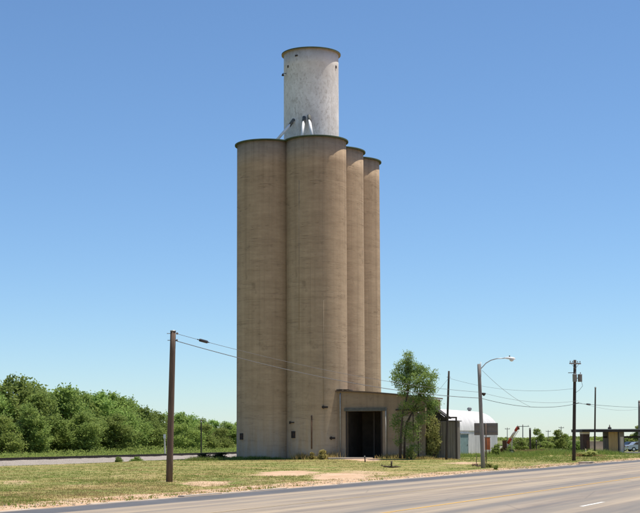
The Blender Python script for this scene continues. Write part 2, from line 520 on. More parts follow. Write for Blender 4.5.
def ground_mat():
    t = NT("dry_lawn_and_dirt", 0.95, 0.1)
    a1 = t.noise((0.16, 0.16, 0.16), 5, 0.65)
    a2 = t.noise((0.9, 0.9, 0.9), 6, 0.7)
    a3 = t.noise((6, 6, 6), 5, 0.7)
    g = t.mix(t.ramp(a1, 0.4, 0.6), (0.155, 0.20, 0.045), (0.33, 0.265, 0.10))
    g = t.mix(t.math('MULTIPLY', t.ramp(a2, 0.42, 0.66), 0.7), g, (0.41, 0.29, 0.145))
    g = t.mix(t.math('MULTIPLY', t.ramp(a3, 0.45, 0.7), 0.5), g, (0.15, 0.165, 0.05))
    at = t.n("ShaderNodeAttribute", attribute_name="dirt")
    d = t.math('ADD', at.outputs["Fac"], t.math('MULTIPLY', t.math('SUBTRACT', a2, 0.5), 0.9))
    d = t.math('ADD', d, t.math('MULTIPLY', t.math('SUBTRACT', a3, 0.5), 0.6))
    m = t.ramp(d, 0.42, 0.68)
    b1 = t.noise((0.5, 0.5, 0.5), 5, 0.7, loc=(4, 4, 4))
    dc = t.mix(t.ramp(b1, 0.3, 0.7), (0.43, 0.265, 0.155), (0.62, 0.46, 0.315))
    dc = t.mix(t.math('MULTIPLY', t.ramp(a3, 0.5, 0.75), 0.4), dc, (0.27, 0.18, 0.11))
    ln_ = t.n("ShaderNodeVectorMath", operation='DISTANCE'); ln_.inputs[1].default_value = (0, 100, 0)
    t.l(t.co.outputs["Object"], ln_.inputs[0])
    fa = t.ramp(t.math('ADD', ln_.outputs["Value"], t.math('MULTIPLY', t.math('SUBTRACT', a1, 0.5), 60)), 75, 120)
    fld = t.mix(t.ramp(t.noise((0.012, 0.012, 0.012), 4, 0.6), 0.4, 0.6), (0.11, 0.135, 0.045), (0.19, 0.18, 0.08))  # far ground set darker so it bounces less light onto the silos
    g = t.mix(fa, g, fld)
    t.color(t.mix(m, g, dc))
    t.bump(a3, 0.6, 0.06)
    return t.m
gm = mesh_from_np("ground", np.stack([gx.ravel(), gy.ravel(), gz.ravel()], 1), faces, ground_mat(), True)
da = gm.attributes.new("dirt", 'FLOAT', 'POINT')
dv = dirt(gx, gy).ravel()
da.data.foreach_set("value", dv.astype(np.float32))
tag(link("ground", gm), "dry yellow green lawn with bare tan dirt patches", kind="structure")

# ------------------------------------------------------------------ road
def road_pt(t, s, z=0.0):
    return Vector((E1.x + RU.x * t + RN.x * s, E1.y + RU.y * t + RN.y * s, z))
s_y1 = 0.5 * (road_s(*ground_at(260, 509)[:2]) + road_s(*ground_at(340, 499.5)[:2]))
s_y2 = 0.5 * (road_s(*ground_at(440, 507.2)[:2]) + road_s(*ground_at(600, 482.2)[:2]))
pw = [ground_at(581, 507.3), ground_at(601, 503.3)]
s_w = 0.5 * (road_s(pw[0].x, pw[0].y) + road_s(pw[1].x, pw[1].y))
ROAD_W = s_y1 + s_y2 + 4.0
print("road offsets", s_y1, s_y2, s_w, ROAD_W, math.degrees(RA))

def road_mat():
    t = NT("worn_tan_asphalt", 0.8, 0.25)
    along = t.noise((0.03, 0.9, 1), 5, 0.65)
    along2 = t.noise((0.02, 1.5, 1), 5, 0.65, loc=(9, 3, 0))
    patchy = t.noise((0.25, 0.4, 1), 5, 0.7)
    fine = t.noise((14, 14, 14), 4, 0.7)
    y = t.sep()[1]                       # local y = -s
    c = t.mix(t.ramp(along, 0.30, 0.58), (0.175, 0.148, 0.128), (0.375, 0.298, 0.212))
    c = t.mix(t.math('MULTIPLY', t.ramp(along2, 0.5, 0.7), 0.5), c, (0.15, 0.145, 0.145))
    c = t.mix(t.math('MULTIPLY', t.ramp(patchy, 0.5, 0.72), 0.35), c, (0.38, 0.315, 0.255))
    # dark strips of oil and sealer along the lane middles
    for s0, wd, k in ((s_y1 - 2.2, 0.55, 0.35), (0.5 * (s_y1 + s_y2) + 1.4, 0.8, 0.75), (s_y2 + 1.6, 0.9, 0.7), (s_y2 + 3.9, 0.8, 0.6), (s_w + 1.8, 1.2, 0.8)):
        q = t.math('ABSOLUTE', t.math('ADD', t.math('ADD', y, s0), t.math('MULTIPLY', t.math('SUBTRACT', along, 0.5), 1.6)))
        c = t.mix(t.math('MULTIPLY', t.ramp(q, 0.0, wd, 1, 0), k), c, (0.145, 0.138, 0.132))
    # dark newer shoulder strip beside the far kerb
    sh = t.math('ADD', t.math('ADD', y, 1.95), t.math('MULTIPLY', t.math('SUBTRACT', along, 0.5), 1.5))
    c = t.mix(t.math('MULTIPLY', t.ramp(sh, -0.15, 0.15), 0.95), c, t.mix(t.ramp(patchy, 0.3, 0.7), (0.07, 0.073, 0.082), (0.11, 0.112, 0.12)))
    dustf = t.math('ADD', y, t.math('MULTIPLY', patchy, 0.55))
    c = t.mix(t.math('MULTIPLY', t.ramp(dustf, -0.1, 0.25), 0.7), c, (0.42, 0.31, 0.21))
    cr = t.n("ShaderNodeTexVoronoi", feature='DISTANCE_TO_EDGE')
    cr.inputs["Scale"].default_value = 1.0
    t.l(t.vec((0.10, 0.28, 1)), cr.inputs["Vector"])
    c = t.mix(t.math('MULTIPLY', t.ramp(cr.outputs["Distance"], 0.0, 0.010, 1, 0), 0.32), c, (0.09, 0.085, 0.085))
    t.color(c); t.bump(fine, 0.3, 0.01)
    return t.m
def road_sheet(name, t0, t1, s0, s1, z, mat, parent=None):
    """a sheet in the road's own frame (x along it, y across it)"""
    o = MB()
    n = max(1, int((t1 - t0) / 6))
    for i in range(n):
        a, b = t0 + (t1 - t0) * i / n, t0 + (t1 - t0) * (i + 1) / n
        o.add([(a, -s1, z), (b, -s1, z), (b, -s0, z), (a, -s0, z)], [(0, 1, 2, 3)])
    ob = o.build(name, mat)
    if parent is None:
        ob.matrix_world = Matrix.Translation((E1.x, E1.y, 0)) @ Matrix.Rotation(RA, 4, 'Z')
    else:
        ob.parent = parent
    return ob
road = tag(road_sheet("road", -120, 1500, 0, ROAD_W, 0.02, road_mat()), "wide tan grey worn asphalt road", kind="structure")
def paint_mat(name, c, under, wear=0.72):
    t = NT(name, 0.7, 0.3)
    a = t.noise((1.2, 5, 1), 6, 0.75); b = t.noise((0.08, 0.3, 1), 3, 0.6)
    t.color(t.mix(t.math('MULTIPLY', t.ramp(t.math('ADD', a, t.math('MULTIPLY', b, 0.6)), wear, wear + 0.3), 0.85), c, under))
    return t.m
M['yellow'] = paint_mat("worn_yellow_paint", (0.66, 0.38, 0.07), (0.36, 0.25, 0.13))
M['whiteline'] = paint_mat("worn_white_paint", (0.88, 0.86, 0.80), (0.4, 0.34, 0.28))
M['yellow_worn'] = paint_mat("nearly_worn_off_yellow_paint", (0.52, 0.34, 0.13), (0.33, 0.265, 0.18), 0.5)
for s, mt in ((s_y1, 'yellow_worn'), (s_y2, 'yellow')):
    ln = road_sheet("yellow_line", -120, 900, s - 0.06, s + 0.06, 0.026, M[mt], road)
for k in range(-4, 24):
    t0 = (pw[0] - E1).dot(RU) + k * 12.0
    if k < 0: continue
    road_sheet("lane_dash", t0, t0 + 3.2, s_w - 0.07, s_w + 0.07, 0.026, M['whiteline'], road)
kb = MB()
t = -60.0
while t < 330:
    L = 3.0
    z1 = random.choice((0.0, 0.015, 0.03, 0.045, 0.06, 0.02)) + random.uniform(-0.012, 0.01)
    j = random.uniform(-0.04, 0.04)
    kb.obox(road_pt(t + L / 2, -0.16 + j, z1 / 2 - 0.1), RU * (L / 2 - 0.012), RN * 0.13, Zv * (z1 / 2 + 0.1))
    t += L
tag(kb.build("kerb", M['kerb']), "low broken pale concrete kerb along the far road edge", kind="structure")
# storm drain mouth in the kerb on the right
dp = ground_at(594, 464)
dt = (dp - E1).dot(RU)
dr = thing("storm_drain", "dark storm drain mouth in the kerb near the transformer pole", "drain", road_pt(dt, -0.35, 0.0))
MB().obox(road_pt(dt, -0.55, 0.155), RU * 0.95, RN * 0.42, Zv * 0.025).build("cover_slab", M['kerb'], dr)
for e in (-0.95, 0.95):
    dm = MB()
    dm.obox(road_pt(dt + e * 0.86, -0.55, 0.06), RU * 0.12, RN * 0.40, Zv * 0.069)
    dm.build("side_wall", M['kerb'], dr)
MB().obox(road_pt(dt, -0.70, 0.08), RU * 0.69, RN * 0.25, Zv * 0.048).build("throat_shade", M['tar'], dr)  # black block stands in for the shade inside the drain mouth

# ------------------------------------------------------------------ railway
def rail_pt(t, s, z): return Vector((RAIL0.x + U.x * t + RAILN.x * s, RAIL0.y + U.y * t + RAILN.y * s, z))
RZ = 0.06
bm_ = MB()
prof = [(-3.2, -1.15), (-1.9, -0.62), (-0.9, -0.19), (-0.5, -0.16), (2.0, -0.16), (2.4, -0.2), (4.6, -1.2)]
ts = list(np.arange(-60, 330, 1.2))
vs, fs = [], []
for t in ts:
    for s, z in prof:
        vs.append(rail_pt(t, s + random.uniform(-0.12, 0.12), z + random.uniform(-0.04, 0.04)))
n = len(prof)
for i in range(len(ts) - 1):
    for k in range(n - 1):
        a = i * n + k
        fs.append((a, a + n, a + n + 1, a + 1))
bm_.add(vs, fs)
tb = NT("grey_ballast", 0.95, 0.1)
vor = tb.n("ShaderNodeTexVoronoi"); vor.inputs["Scale"].default_value = 9.0
tb.l(tb.co.outputs["Object"], vor.inputs["Vector"])
nz = tb.noise((0.8, 0.8, 0.8), 5, 0.7)
cc = tb.mix(tb.ramp(vor.outputs["Distance"], 0.1, 0.7), (0.42, 0.375, 0.33), (0.24, 0.21, 0.185))
cc = tb.mix(tb.math('MULTIPLY', tb.ramp(nz, 0.45, 0.7), 0.5), cc, (0.36, 0.31, 0.255))
tb.color(cc); tb.bump(vor.outputs["Distance"], 0.8, 0.08)
tag(bm_.build("ballast_bank", tb.m), "pale grey gravel railway bank", kind="structure")
rw = thing("railway_track", "dark railway track on the pale gravel bank before the treeline", "railway", rail_pt(60, 0.72, 0))
for s in (0.0, 1.44):
    q = MB()
    for zz, hw, hh in ((RZ - 0.085, 0.07, 0.012), (RZ - 0.035, 0.012, 0.045), (RZ + 0.018, 0.036, 0.02)):
        q.obox(rail_pt(135, s, zz), U * 195, RAILN * hw, Zv * hh)
    q.build("rail", M['rail'], rw)
q = MB()
for k in range(640):
    q.obox(rail_pt(-58 + k * 0.6, 0.72, -0.14), U * 0.11, RAILN * 1.25, Zv * 0.06)
tag(q.build("sleeper_bed", M['sleeper'], rw), kind="stuff")

# ------------------------------------------------------------------ grain elevator
TOPZ = 33.24
SLAB = 0.14
elev = thing("grain_elevator", "tall brown concrete grain elevator of clustered silos with a white cylindrical headhouse", "grain elevator", C1)
silo_ob = {}
k = 0
for j in range(2):
    for i in range(3):
        c = silo_c(i, j)
        b = MB()
        dz = 0.006 * k
        prof = [(SR, -0.8)] + [(SR, z) for z in np.linspace(0.5, TOPZ - SLAB + dz, 14)]
        b.lathe((c.x, c.y, 0), prof, 256)
        so = b.build("silo", M['silo'][k % 3], elev)
        # each silo's own axis is its origin, so the wall material can follow the curve
        so.data.transform(Matrix.Translation(C1 - c)); so.location = c - C1
        ORG[so.name] = Vector(c)
        silo_ob[(i, j)] = so
        s = MB()
        s.lathe((c.x, c.y, TOPZ - SLAB + dz + 0.002), [(SR - 0.6, 0.0), (SR + 0.24, 0.0), (SR + 0.24, SLAB - 0.02), (SR + 0.22, SLAB), (0.3, SLAB + 0.03)], 256, False, True)
        r_ = s.build("roof_slab", M['slab_edge'], so)  # underside takes the dark edge colour, painting in the shade beneath the rim
        k += 1
# headhouse drum at the centre of the cluster
HC = C1 + U * (1.87 * SR) - W * (0.835 * SR)
HR = 3.02
HTOP = 44.25
hh = MB().lathe((HC.x, HC.y, 0), [(HR, TOPZ - 0.3)] + [(HR, z) for z in np.linspace(TOPZ + 0.3, HTOP, 8)], 256).build("headhouse", M['tower'], elev)
s = MB()
s.lathe((HC.x, HC.y, HTOP), [(HR - 0.6, 0.002), (HR + 0.25, 0.002), (HR + 0.25, 0.13), (HR + 0.22, 0.15), (0.2, 0.2)], 256, False, True)
r_ = s.build("roof_slab", M['slab_edge'], hh)
r_.data.materials.append(M['slab_under'])
for p in r_.data.polygons[:256]: p.material_index = 1
for o_ in list(silo_ob.values()) + [hh]: o_.cycles.shadow_terminator_geometry_offset = 0.0
# openings and a lamp bracket on the drum
def cyl_frame(c, p):
    n = Vector((p.x - c.x, p.y - c.y, 0)).normalized()
    return n, Vector((-n.y, n.x, 0))
for (px, py, hw, hv) in ((288.2, 66.5, 0.09, 0.13), (296.5, 55.5, 0.16, 0.08), (335.8, 67, 0.10, 0.14), (326, 140.0, 0.1, 0.1)):
    p = hit_cyl(px, py, HC, HR)
    n, tt = cyl_frame(HC, p)
    MB().obox(p + n * 0.02, n * 0.05, tt * hw, Zv * hv).build("vent", M['steel_dark'], hh)
p = hit_cyl(286.2, 73.5, HC, HR); n, tt = cyl_frame(HC, p)
q = MB(); q.tube([p, p + n * 0.35, p + n * 0.4 - Zv * 0.05], 0.03, 6); q.lathe((p.x + n.x * 0.4, p.y + n.y * 0.4, p.z - 0.3), [(0.14, 0), (0.13, 0.1), (0.05, 0.26)], 12)
q.build("wall_lamp", M['steel_dark'], hh)
# spouts from the drum down to the silo roofs
def spout(pa, pb, ca):
    """pa: on the drum (pixel), pb: on the roof further out"""
    a = hit_cyl(pa[0], pa[1], HC, HR); n, tt = cyl_frame(HC, a)
    q = MB(); q.tube([a - n * 0.2, a + n * 0.25 - Zv * 0.05], 0.2, 14)
    so = MB().tube([a + n * 0.1 - Zv * 0.0, pb], 0.15, 14).build("spout", M['pipe_white'], elev)
    q2 = MB().tube([a + n * 0.02 + Zv * 0.16, a.lerp(pb, 0.28) + Zv * 0.03], [0.185, 0.175], 14).build("dark_top_cover", M['lintel'], so)  # dark sleeve stands in for the shaded upper end of the spout
    MB().lathe((pb.x, pb.y, pb.z - 0.3), [(0.34, -0.05), (0.34, 0.25), (0.24, 0.34)], 16).build("collar", M['steel_grey'], so)
c10 = silo_c(0, 0); c11 = silo_c(0, 1)
spout((304.2, 118.5), at_depth(301.8, 138.5, c10.y + 1.7), None)
spout((309.0, 117.0), at_depth(312.6, 138.5, c10.y + 1.5), None)
spout((294.0, 121.0), at_depth(276.0, 141.0, c11.y + 0.9), None)

# fittings on the silo walls
def fitting(px, py, ij, name, hw, hv, dep, mat, lab=None, frame=False):
    c = silo_c(*ij); p = hit_cyl(px, py, c, SR); n, tt = cyl_frame(c, p)
    par = silo_ob[ij]
    o = MB()
    if frame:
        for e in (-1, 1):
            o.obox(p + tt * e * hw + n * dep / 2, n * dep, tt * 0.05, Zv * (hv + 0.05))
            o.obox(p + Zv * e * hv + n * dep / 2, n * (dep - 0.004), tt * (hw - 0.05), Zv * 0.05)
        fo = o.build(name, mat, par)
        MB().obox(p + n * 0.03, n * 0.035, tt * (hw - 0.05), Zv * (hv - 0.05)).build("door", M['steel_dark'], fo)
        MB().obox(p + n * 0.10 + tt * hw * 0.5, n * 0.04, tt * 0.03, Zv * 0.10).build("latch", M['rust'], fo)
    else:
        o.obox(p + n * dep / 2, n * dep, tt * hw, Zv * hv)
        o.obox(p + n * (dep + 0.06) - tt * hw * 0.6, n * 0.06, tt * 0.05, Zv * (hv + 0.08))
        fo = o.build(name, mat, par)
    return fo
fitting(241.8, 436.5, (0, 1), "hatch", 0.19, 0.28, 0.07, M['steel_dark'], frame=True)
fitting(293.6, 434.7, (0, 0), "hatch", 0.21, 0.30, 0.07, M['steel_dark'], frame=True)
fitting(292.0, 422.6, (0, 0), "bracket", 0.36, 0.055, 0.06, M['steel_dark'])
fitting(324.8, 407.2, (0, 0), "bracket", 0.30, 0.085, 0.07, M['steel_dark'])
fitting(332.2, 438.2, (0, 0), "bracket", 0.30, 0.085, 0.07, M['steel_dark'])
for px, y0, y1, rr, mt, ij in ((311.6, 415.5, 449, 0.055, M['rust'], (0, 0)),):
    a, b = hit_cyl(px, y0, silo_c(*ij), SR + 0.07), hit_cyl(px, y1, silo_c(*ij), SR + 0.07)
    MB().tube([a, b], rr, 8).build("drain_pipe", mt, silo_ob[ij])
a, b = hit_cyl(323.6, 300, c10, SR + 0.02), hit_cyl(323.4, 405, c10, SR + 0.02)
MB().tube([a, b], 0.014, 6).build("conduit", M['slab_under'], silo_ob[(0, 0)])
a, b = hit_cyl(299.0, 180, c10, SR + 0.015), hit_cyl(299.0, 330, c10, SR + 0.015)
MB().tube([a, b], 0.016, 6).build("conduit", M['slab_under'], silo_ob[(0, 0)])

# ------------------------------------------------------------------ loading shed beside the elevator
A0 = at_depth(337.6, 440, 142.6); A0.z = 0
def shed(a, d, z): return Vector((A0.x + W.x * a + U.x * d, A0.y + W.y * a + U.y * d, z))
def a_of(px):
    d = ray(px, 440)
    # intersect the view ray with the front wall's vertical plane
    nrm = -U
    tt = (A0 - EYE).dot(nrm) / d.dot(nrm)
    return (EYE + d * tt - A0).dot(W)
WL = a_of(425.5)
def roof_z(a): return 6.85 - 0.75 * (a / WL) ** 1.5
oa0, oa1 = a_of(347.3), a_of(381.2)
OZ = 4.85; FZ = 0.22; T = 0.3
ls = thing("loading_shed", "brown concrete drive-in shed with a dark doorway built against the silos", "shed", shed(WL / 2, 3, 0))
def wall_piece(a0, a1, z0, ztop):
    n = max(1, int((a1 - a0) / 1.2)); q = MB()
    fr = [shed(a0, 0, z0), shed(a1, 0, z0)] + [shed(a1 + (a0 - a1) * k / n, 0, (roof_z(a1 + (a0 - a1) * k / n) if ztop is None else ztop)) for k in range(n + 1)]
    q.prism(fr, U * T)
    return q
fw = MB()
for q in (wall_piece(0, oa0, -0.3, None), wall_piece(oa0, oa1, OZ, None), wall_piece(oa1, WL, -0.3, None)):
    fw.add(q.v, q.f)
wall = fw.build("front_wall", M['shed_wall'], ls)
# side and back walls
DEP = 6.0
q = MB()
q.prism([shed(WL, T, -0.3), shed(WL, DEP, -0.3), shed(WL, DEP, roof_z(WL) - 0.01), shed(WL, T, roof_z(WL) - 0.01)], -W * T)
q.build("side_wall", M['shed_wall'], ls)
q = MB()
q.prism([shed(0, T, -0.3), shed(0, 2.0, -0.3), shed(0, 2.0, roof_z(0) - 0.01), shed(0, T, roof_z(0) - 0.01)], W * T)
q.build("side_wall", M['shed_wall'], ls)
q = MB()
q.obox(shed(WL / 2, DEP - 0.15, 3.0), W * (WL / 2 - T - 0.003), U * 0.15, Zv * 3.1)
q.build("back_wall", M['inside'], ls)
q = MB().obox(shed(oa1 + 1.2, DEP / 2, 3.0), W * 0.1, U * (DEP / 2 - 0.4), Zv * 3.0)
q.obox(shed(oa0 - 0.25, DEP / 2, 3.0), W * 0.05, U * (DEP / 2 - 0.4), Zv * 2.9)
q.build("inner_wall", M['inside'], ls)
MB().obox(shed(WL / 2, DEP / 2 - 0.2, FZ / 2 - 0.15), W * (WL / 2 - 0.35), U * (DEP / 2 - 0.3), Zv * (FZ / 2 + 0.15)).build("floor_slab", M['inside'], ls)
# roof: thin deck with overhang
q = MB(); n = 8
for k in range(n):
    a, b = -0.25 + (WL + 0.5) * k / n, -0.25 + (WL + 0.5) * (k + 1) / n
    za, zb = roof_z(min(max(a, 0), WL)) + 0.012, roof_z(min(max(b, 0), WL)) + 0.012
    q.prism([shed(a, -0.22, za), shed(b, -0.22, zb), shed(b, -0.22, zb + 0.13), shed(a, -0.22, za + 0.13)], U * (DEP + 0.3))
q.build("roof", M['roofing'], ls)
q = MB()
for k in range(7):
    a = 0.05 + k * 0.2
    q.obox(shed(a + random.uniform(-.03, .03), 0.2 + 0.1 * (k % 2), roof_z(a) + 0.2 + random.uniform(0, 0.03)), W * 0.14, U * (0.3 + 0.05 * k), (Zv + W * random.uniform(-.3, .3)) * 0.035)
q.build("tar_paper", M['tar'], ls)
# lintel, jambs, downspout, inner post
MB().obox(shed((oa0 + oa1) / 2 + 0.15, -0.09, OZ + 0.16), W * ((oa1 - oa0) / 2 + 0.42), U * 0.085, Zv * 0.15).build("lintel", M['lintel'], ls)
for a in (oa0 - 0.06, oa1 + 0.06):
    MB().obox(shed(a, -0.04, (OZ + FZ) / 2), W * 0.06, U * 0.06, Zv * ((OZ - FZ) / 2 - 0.002)).build("door_jamb", M['wood_dark'], ls)
ap = a_of(386.3)
MB().tube([shed(ap, -0.1, 0.1), shed(ap, -0.1, 5.15)], 0.075, 10).build("corner_pipe", M['pad'], ls)
ap = a_of(340.8)
q = MB().tube([shed(ap, -0.13, 0.1), shed(ap, -0.13, 6.5), shed(ap, -0.02, 6.72)], 0.06, 10)
q.build("downspout", M['steel_grey'], ls)
MB().obox(shed(a_of(365.5), 3.0, 2.6), W * 0.09, U * 0.09, Zv * 2.4).build("inner_post", M['inside'], ls)
# pale block infill right of the doorway, real courses
bt = NT("tan_concrete_block", 0.95, 0.15)
bz = bt.noise((0.6, 0.6, 1.2), 5, 0.7); bo = bt.n("ShaderNodeNewGeometry")
bc = bt.mix(bo.outputs["Random Per Island"], (0.40, 0.32, 0.22), (0.56, 0.46, 0.33))
bt.color(bt.mix(bt.math('MULTIPLY', bt.ramp(bz, 0.45, 0.7), 0.6), bc, (0.22, 0.165, 0.115)))
q = MB(); b0, b1 = a_of(401), a_of(424)
nb = int((b1 - b0) / 0.4)
for r in range(21):
    for k in range(nb):
        a = b0 + 0.2 + k * 0.4 + (0.2 if r % 2 else 0)
        if a + 0.2 > b1 or random.random() < 0.04: continue
        q.obox(shed(a, -0.03 + random.uniform(-0.006, 0.006), 0.1 + r * 0.2 + 0.1), W * 0.193, U * 0.05, Zv * 0.093)
bo_ = q.build("block_infill", bt.m, ls); tag(bo_, kind="stuff")
for i, (z, e) in enumerate(((4.95, 0.0),)):
    MB().obox(shed((b0 + b1) / 2 - 0.2, -0.12 - e * 0.2, z), W * ((b1 - b0) / 2 + 0.3), U * 0.04, Zv * 0.07).build("timber_rail", M['wood_dark'], ls)
# pale concrete apron before the doorway
q = MB()
n = 22; ring = []
pc = shed(1.7, -1.6, 0)
for k in range(n):
    a = 2 * math.pi * k / n
    rr = 1 + random.uniform(-0.12, 0.12)
    ring.append(pc + W * math.cos(a) * 2.3 * rr + U * math.sin(a) * 1.5 * rr + Zv * 0.0)
q.prism([p + Zv * 0.06 for p in ring], Zv * 0.17)
tag(q.build("concrete_apron", M['pad']), "broken pale concrete apron in front of the dark doorway", kind="structure")

# ------------------------------------------------------------------ corrugated lean-to and its frame
def corrugated(p0, p1, z0, z1f, depth=0.035, pitch=0.25, thick=0.06):
    """wall sheet from p0 to p1, trapezoid ribs; z1f(fraction) gives the top"""
    p0 = Vector(p0); p1 = Vector(p1); d = (p1 - p0); L = d.length; d.normalize()
    nr = Vector((d.y, -d.x, 0))
    q = MB(); vs = []; fs = []
    n = int(L / pitch)
    sm = []
    for i in range(n + 1):
        for f, o in ((0.0, 0), (0.3, 0), (0.45, depth), (0.85, depth)):
            tt = min(L, (i + f) * pitch); sm.append((tt, o))
            if tt >= L: break
    for tt, o in sm:
        b = p0 + d * tt + nr * o
        for zz in (z0, z1f(tt / L)):
            vs.append((b.x, b.y, zz)); vs.append((b.x - nr.x * thick, b.y - nr.y * thick, zz))
    for i in range(len(sm) - 1):
        a = i * 4; c = a + 4
        fs += [(a, c, c + 2, a + 2), (a + 1, a + 3, c + 3, c + 1), (a + 2, c + 2, c + 3, a + 3)]
    q.add(vs, fs)
    return q
LA = a_of(456.2)
LD = 0.7
lt = thing("lean_to", "grey corrugated lean-to with a dark sloping gable between the shed and the white hut", "lean-to", shed((WL + LA) / 2, LD, 0))
LZ = 3.75
ag = a_of(445.5)
corrugated(shed(WL + 0.02, LD, 0), shed(LA - 0.05, LD, 0), -0.2, lambda f: LZ).build("sheet_wall", M['grey_sheet'], lt)
corrugated(shed(LA - 0.08, LD + 0.1, 0), shed(LA - 0.08, LD + 1.1, 0), -0.2, lambda f: LZ - 0.01).build("sheet_wall", M['grey_sheet'], lt)
q = MB()
q.prism([shed(WL + 0.02, LD + 0.02, LZ + 0.004), shed(ag, LD + 0.02, LZ + 0.004), shed(ag, LD + 0.02, 4.0), shed(WL + 0.02, LD + 0.02, 5.55)], U * 0.1)
q.build("gable_panel", M['tar'], lt)
q = MB()
q.prism([shed(WL + 0.01, LD - 0.15, 5.57), shed(ag + 0.1, LD - 0.15, 4.02), shed(ag + 0.1, LD - 0.15, 4.16), shed(WL + 0.01, LD - 0.15, 5.72)], U * 1.5)
q.prism([shed(ag + 0.102, LD - 0.1, LZ + 0.006), shed(LA + 0.1, LD - 0.1, LZ + 0.006), shed(LA + 0.1, LD - 0.1, LZ + 0.09), shed(ag + 0.102, LD - 0.1, LZ + 0.12)], U * 1.35)
q.build("roof", M['tar'], lt)
a4, a5 = a_of(443.5), a_of(457.3)
MB().obox(shed((a4 + a5) / 2, -0.35, 4.13), W * ((a5 - a4) / 2 + 0.08), U * 0.07, Zv * 0.07).build("frame_beam", M['wood_dark'], lt)
MB().obox(shed(a5, -0.35, 1.93), W * 0.065, U * 0.065, Zv * 2.128).build("frame_post", M['wood_dark'], lt)
sl0, sl1 = shed(WL, LD, 0), shed(LA, LD, 0)

# ------------------------------------------------------------------ white arched hut
H0 = at_depth(440, 445, 175.0); H0.z = 0                 # near corner at the road side
HL, HW = 33.0, 7.2
EZ, RZ2 = 3.12, 6.0
hut = thing("arched_hut", "white corrugated hut with a curved roof behind the lean-to and sign", "hut", H0 + U * HL / 2 - W * HW / 2)
def hp(l, w, z): return Vector((H0.x + U.x * l - W.x * w, H0.y + U.y * l - W.y * w, z))
corrugated(hp(HL, 0, 0), hp(0, 0, 0), -0.4, lambda f: EZ, 0.04, 0.34).build("side_wall", M['white_metal'], hut)
corrugated(hp(0, HW, 0), hp(HL, HW, 0), -0.4, lambda f: EZ, 0.04, 0.34).build("side_wall", M['white_metal'], hut)
# corrugated vault
q = MB(); n = 20; vs, fs = [], []
ls_ = np.arange(0, HL + 0.01, 0.22)
for i, l in enumerate(ls_):
    o = 0.03 if i % 2 else 0.0
    for k in range(n + 1):
        a = math.pi * k / n
        w_ = HW / 2 - (HW / 2 + 0.15 + o) * math.cos(a)
        z_ = EZ + (RZ2 - EZ + o) * math.sin(a) ** 0.92
        vs.append(hp(l, w_, z_))
for i in range(len(ls_) - 1):
    for k in range(n):
        a = i * (n + 1) + k
        fs.append((a, a + 1, a + n + 2, a + n + 1))
q.add(vs, fs, True); q.build("vault_roof", M['white_metal'], hut)
for l in (0.06, HL - 0.06):
    poly = [hp(l, 0, -0.3), hp(l, HW, -0.3)] + [hp(l, HW / 2 + (HW / 2) * math.cos(math.pi * k / 18), EZ + (RZ2 - EZ - 0.02) * math.sin(math.pi * k / 18) ** 0.92) for k in range(19)]
    MB().prism(poly, U * (0.1 if l < 1 else -0.1)).build("end_wall", M['white_metal'], hut)
MB().obox(hp(HL / 2, -0.09, EZ), U * (HL / 2), W * 0.06, Zv * 0.05).build("eave_trim", M['offwhite'], hut)
def l_of(px):
    d = ray(px, 442); nrm = W
    tt = (H0 - EYE).dot(nrm) / d.dot(nrm)
    return (EYE + d * tt - H0).dot(U)
d0, d1 = l_of(459.0), l_of(467.0)
dq = MB().obox(hp((d0 + d1) / 2, -0.10, 1.22), U * ((d1 - d0) / 2 - 0.05), W * 0.05, Zv * 1.35).build("door", M['teal_door'], hut)
MB().obox(hp(d1 - 0.5, -0.17, 1.2), U * 0.12, W * 0.03, Zv * 0.05).build("handle", M['steel_dark'], dq)
q = MB()
for e in (d0, d1): q.obox(hp(e, -0.12, 1.28), U * 0.06, W * 0.06, Zv * 1.4)
q.obox(hp((d0 + d1) / 2 + 0.4, -0.16, 2.74), U * ((d1 - d0) / 2 + 0.5), W * 0.12, Zv * 0.06)
q.build("door_frame", M['steel_grey'], hut)
vp = at_depth(472, 408, 190)
lv = min(np.linspace(2, HL - 2, 200), key=lambda l: abs(project(hp(l, HW / 2, RZ2))[0] - 471.8))
vb = hp(lv, HW / 2, RZ2 - 0.05)
q = MB().lathe((vb.x, vb.y, vb.z), [(0.22, 0), (0.22, 0.25), (0.34, 0.3), (0.34, 0.52), (0.16, 0.66)], 16)
q.build("roof_vent", M['transformer'], hut)

# ------------------------------------------------------------------ poles
def pole_thing(name, label, cat, base_px, top_px, rb, rt, mat, group=None, depth=None, lean=True):
    if depth is None:
        b = on_ground(*base_px)
    else:
        b = at_depth(base_px[0], base_px[1], depth); b.z = hz(b)
    t = at_depth(top_px[0], top_px[1], b.y)
    o = thing(name, label, cat, b, group)
    n = 7
    pts = [b + (t - b) * (k / n) - (Zv * 0.3 if k == 0 else Zv * 0) for k in range(n + 1)]
    MB().tube(pts, [rb + (rt - rb) * k / n for k in range(n + 1)], 12).build("shaft", mat, o)
    return o, b, t
def pole_pt(b, t, f): return b + (t - b) * f
def f_at(b, t, py):
    lo, hi = 0.0, 1.2
    for _ in range(30):
        m = (lo + hi) / 2
        if project(pole_pt(b, t, m))[1] > py: lo = m
        else: hi = m
    return lo

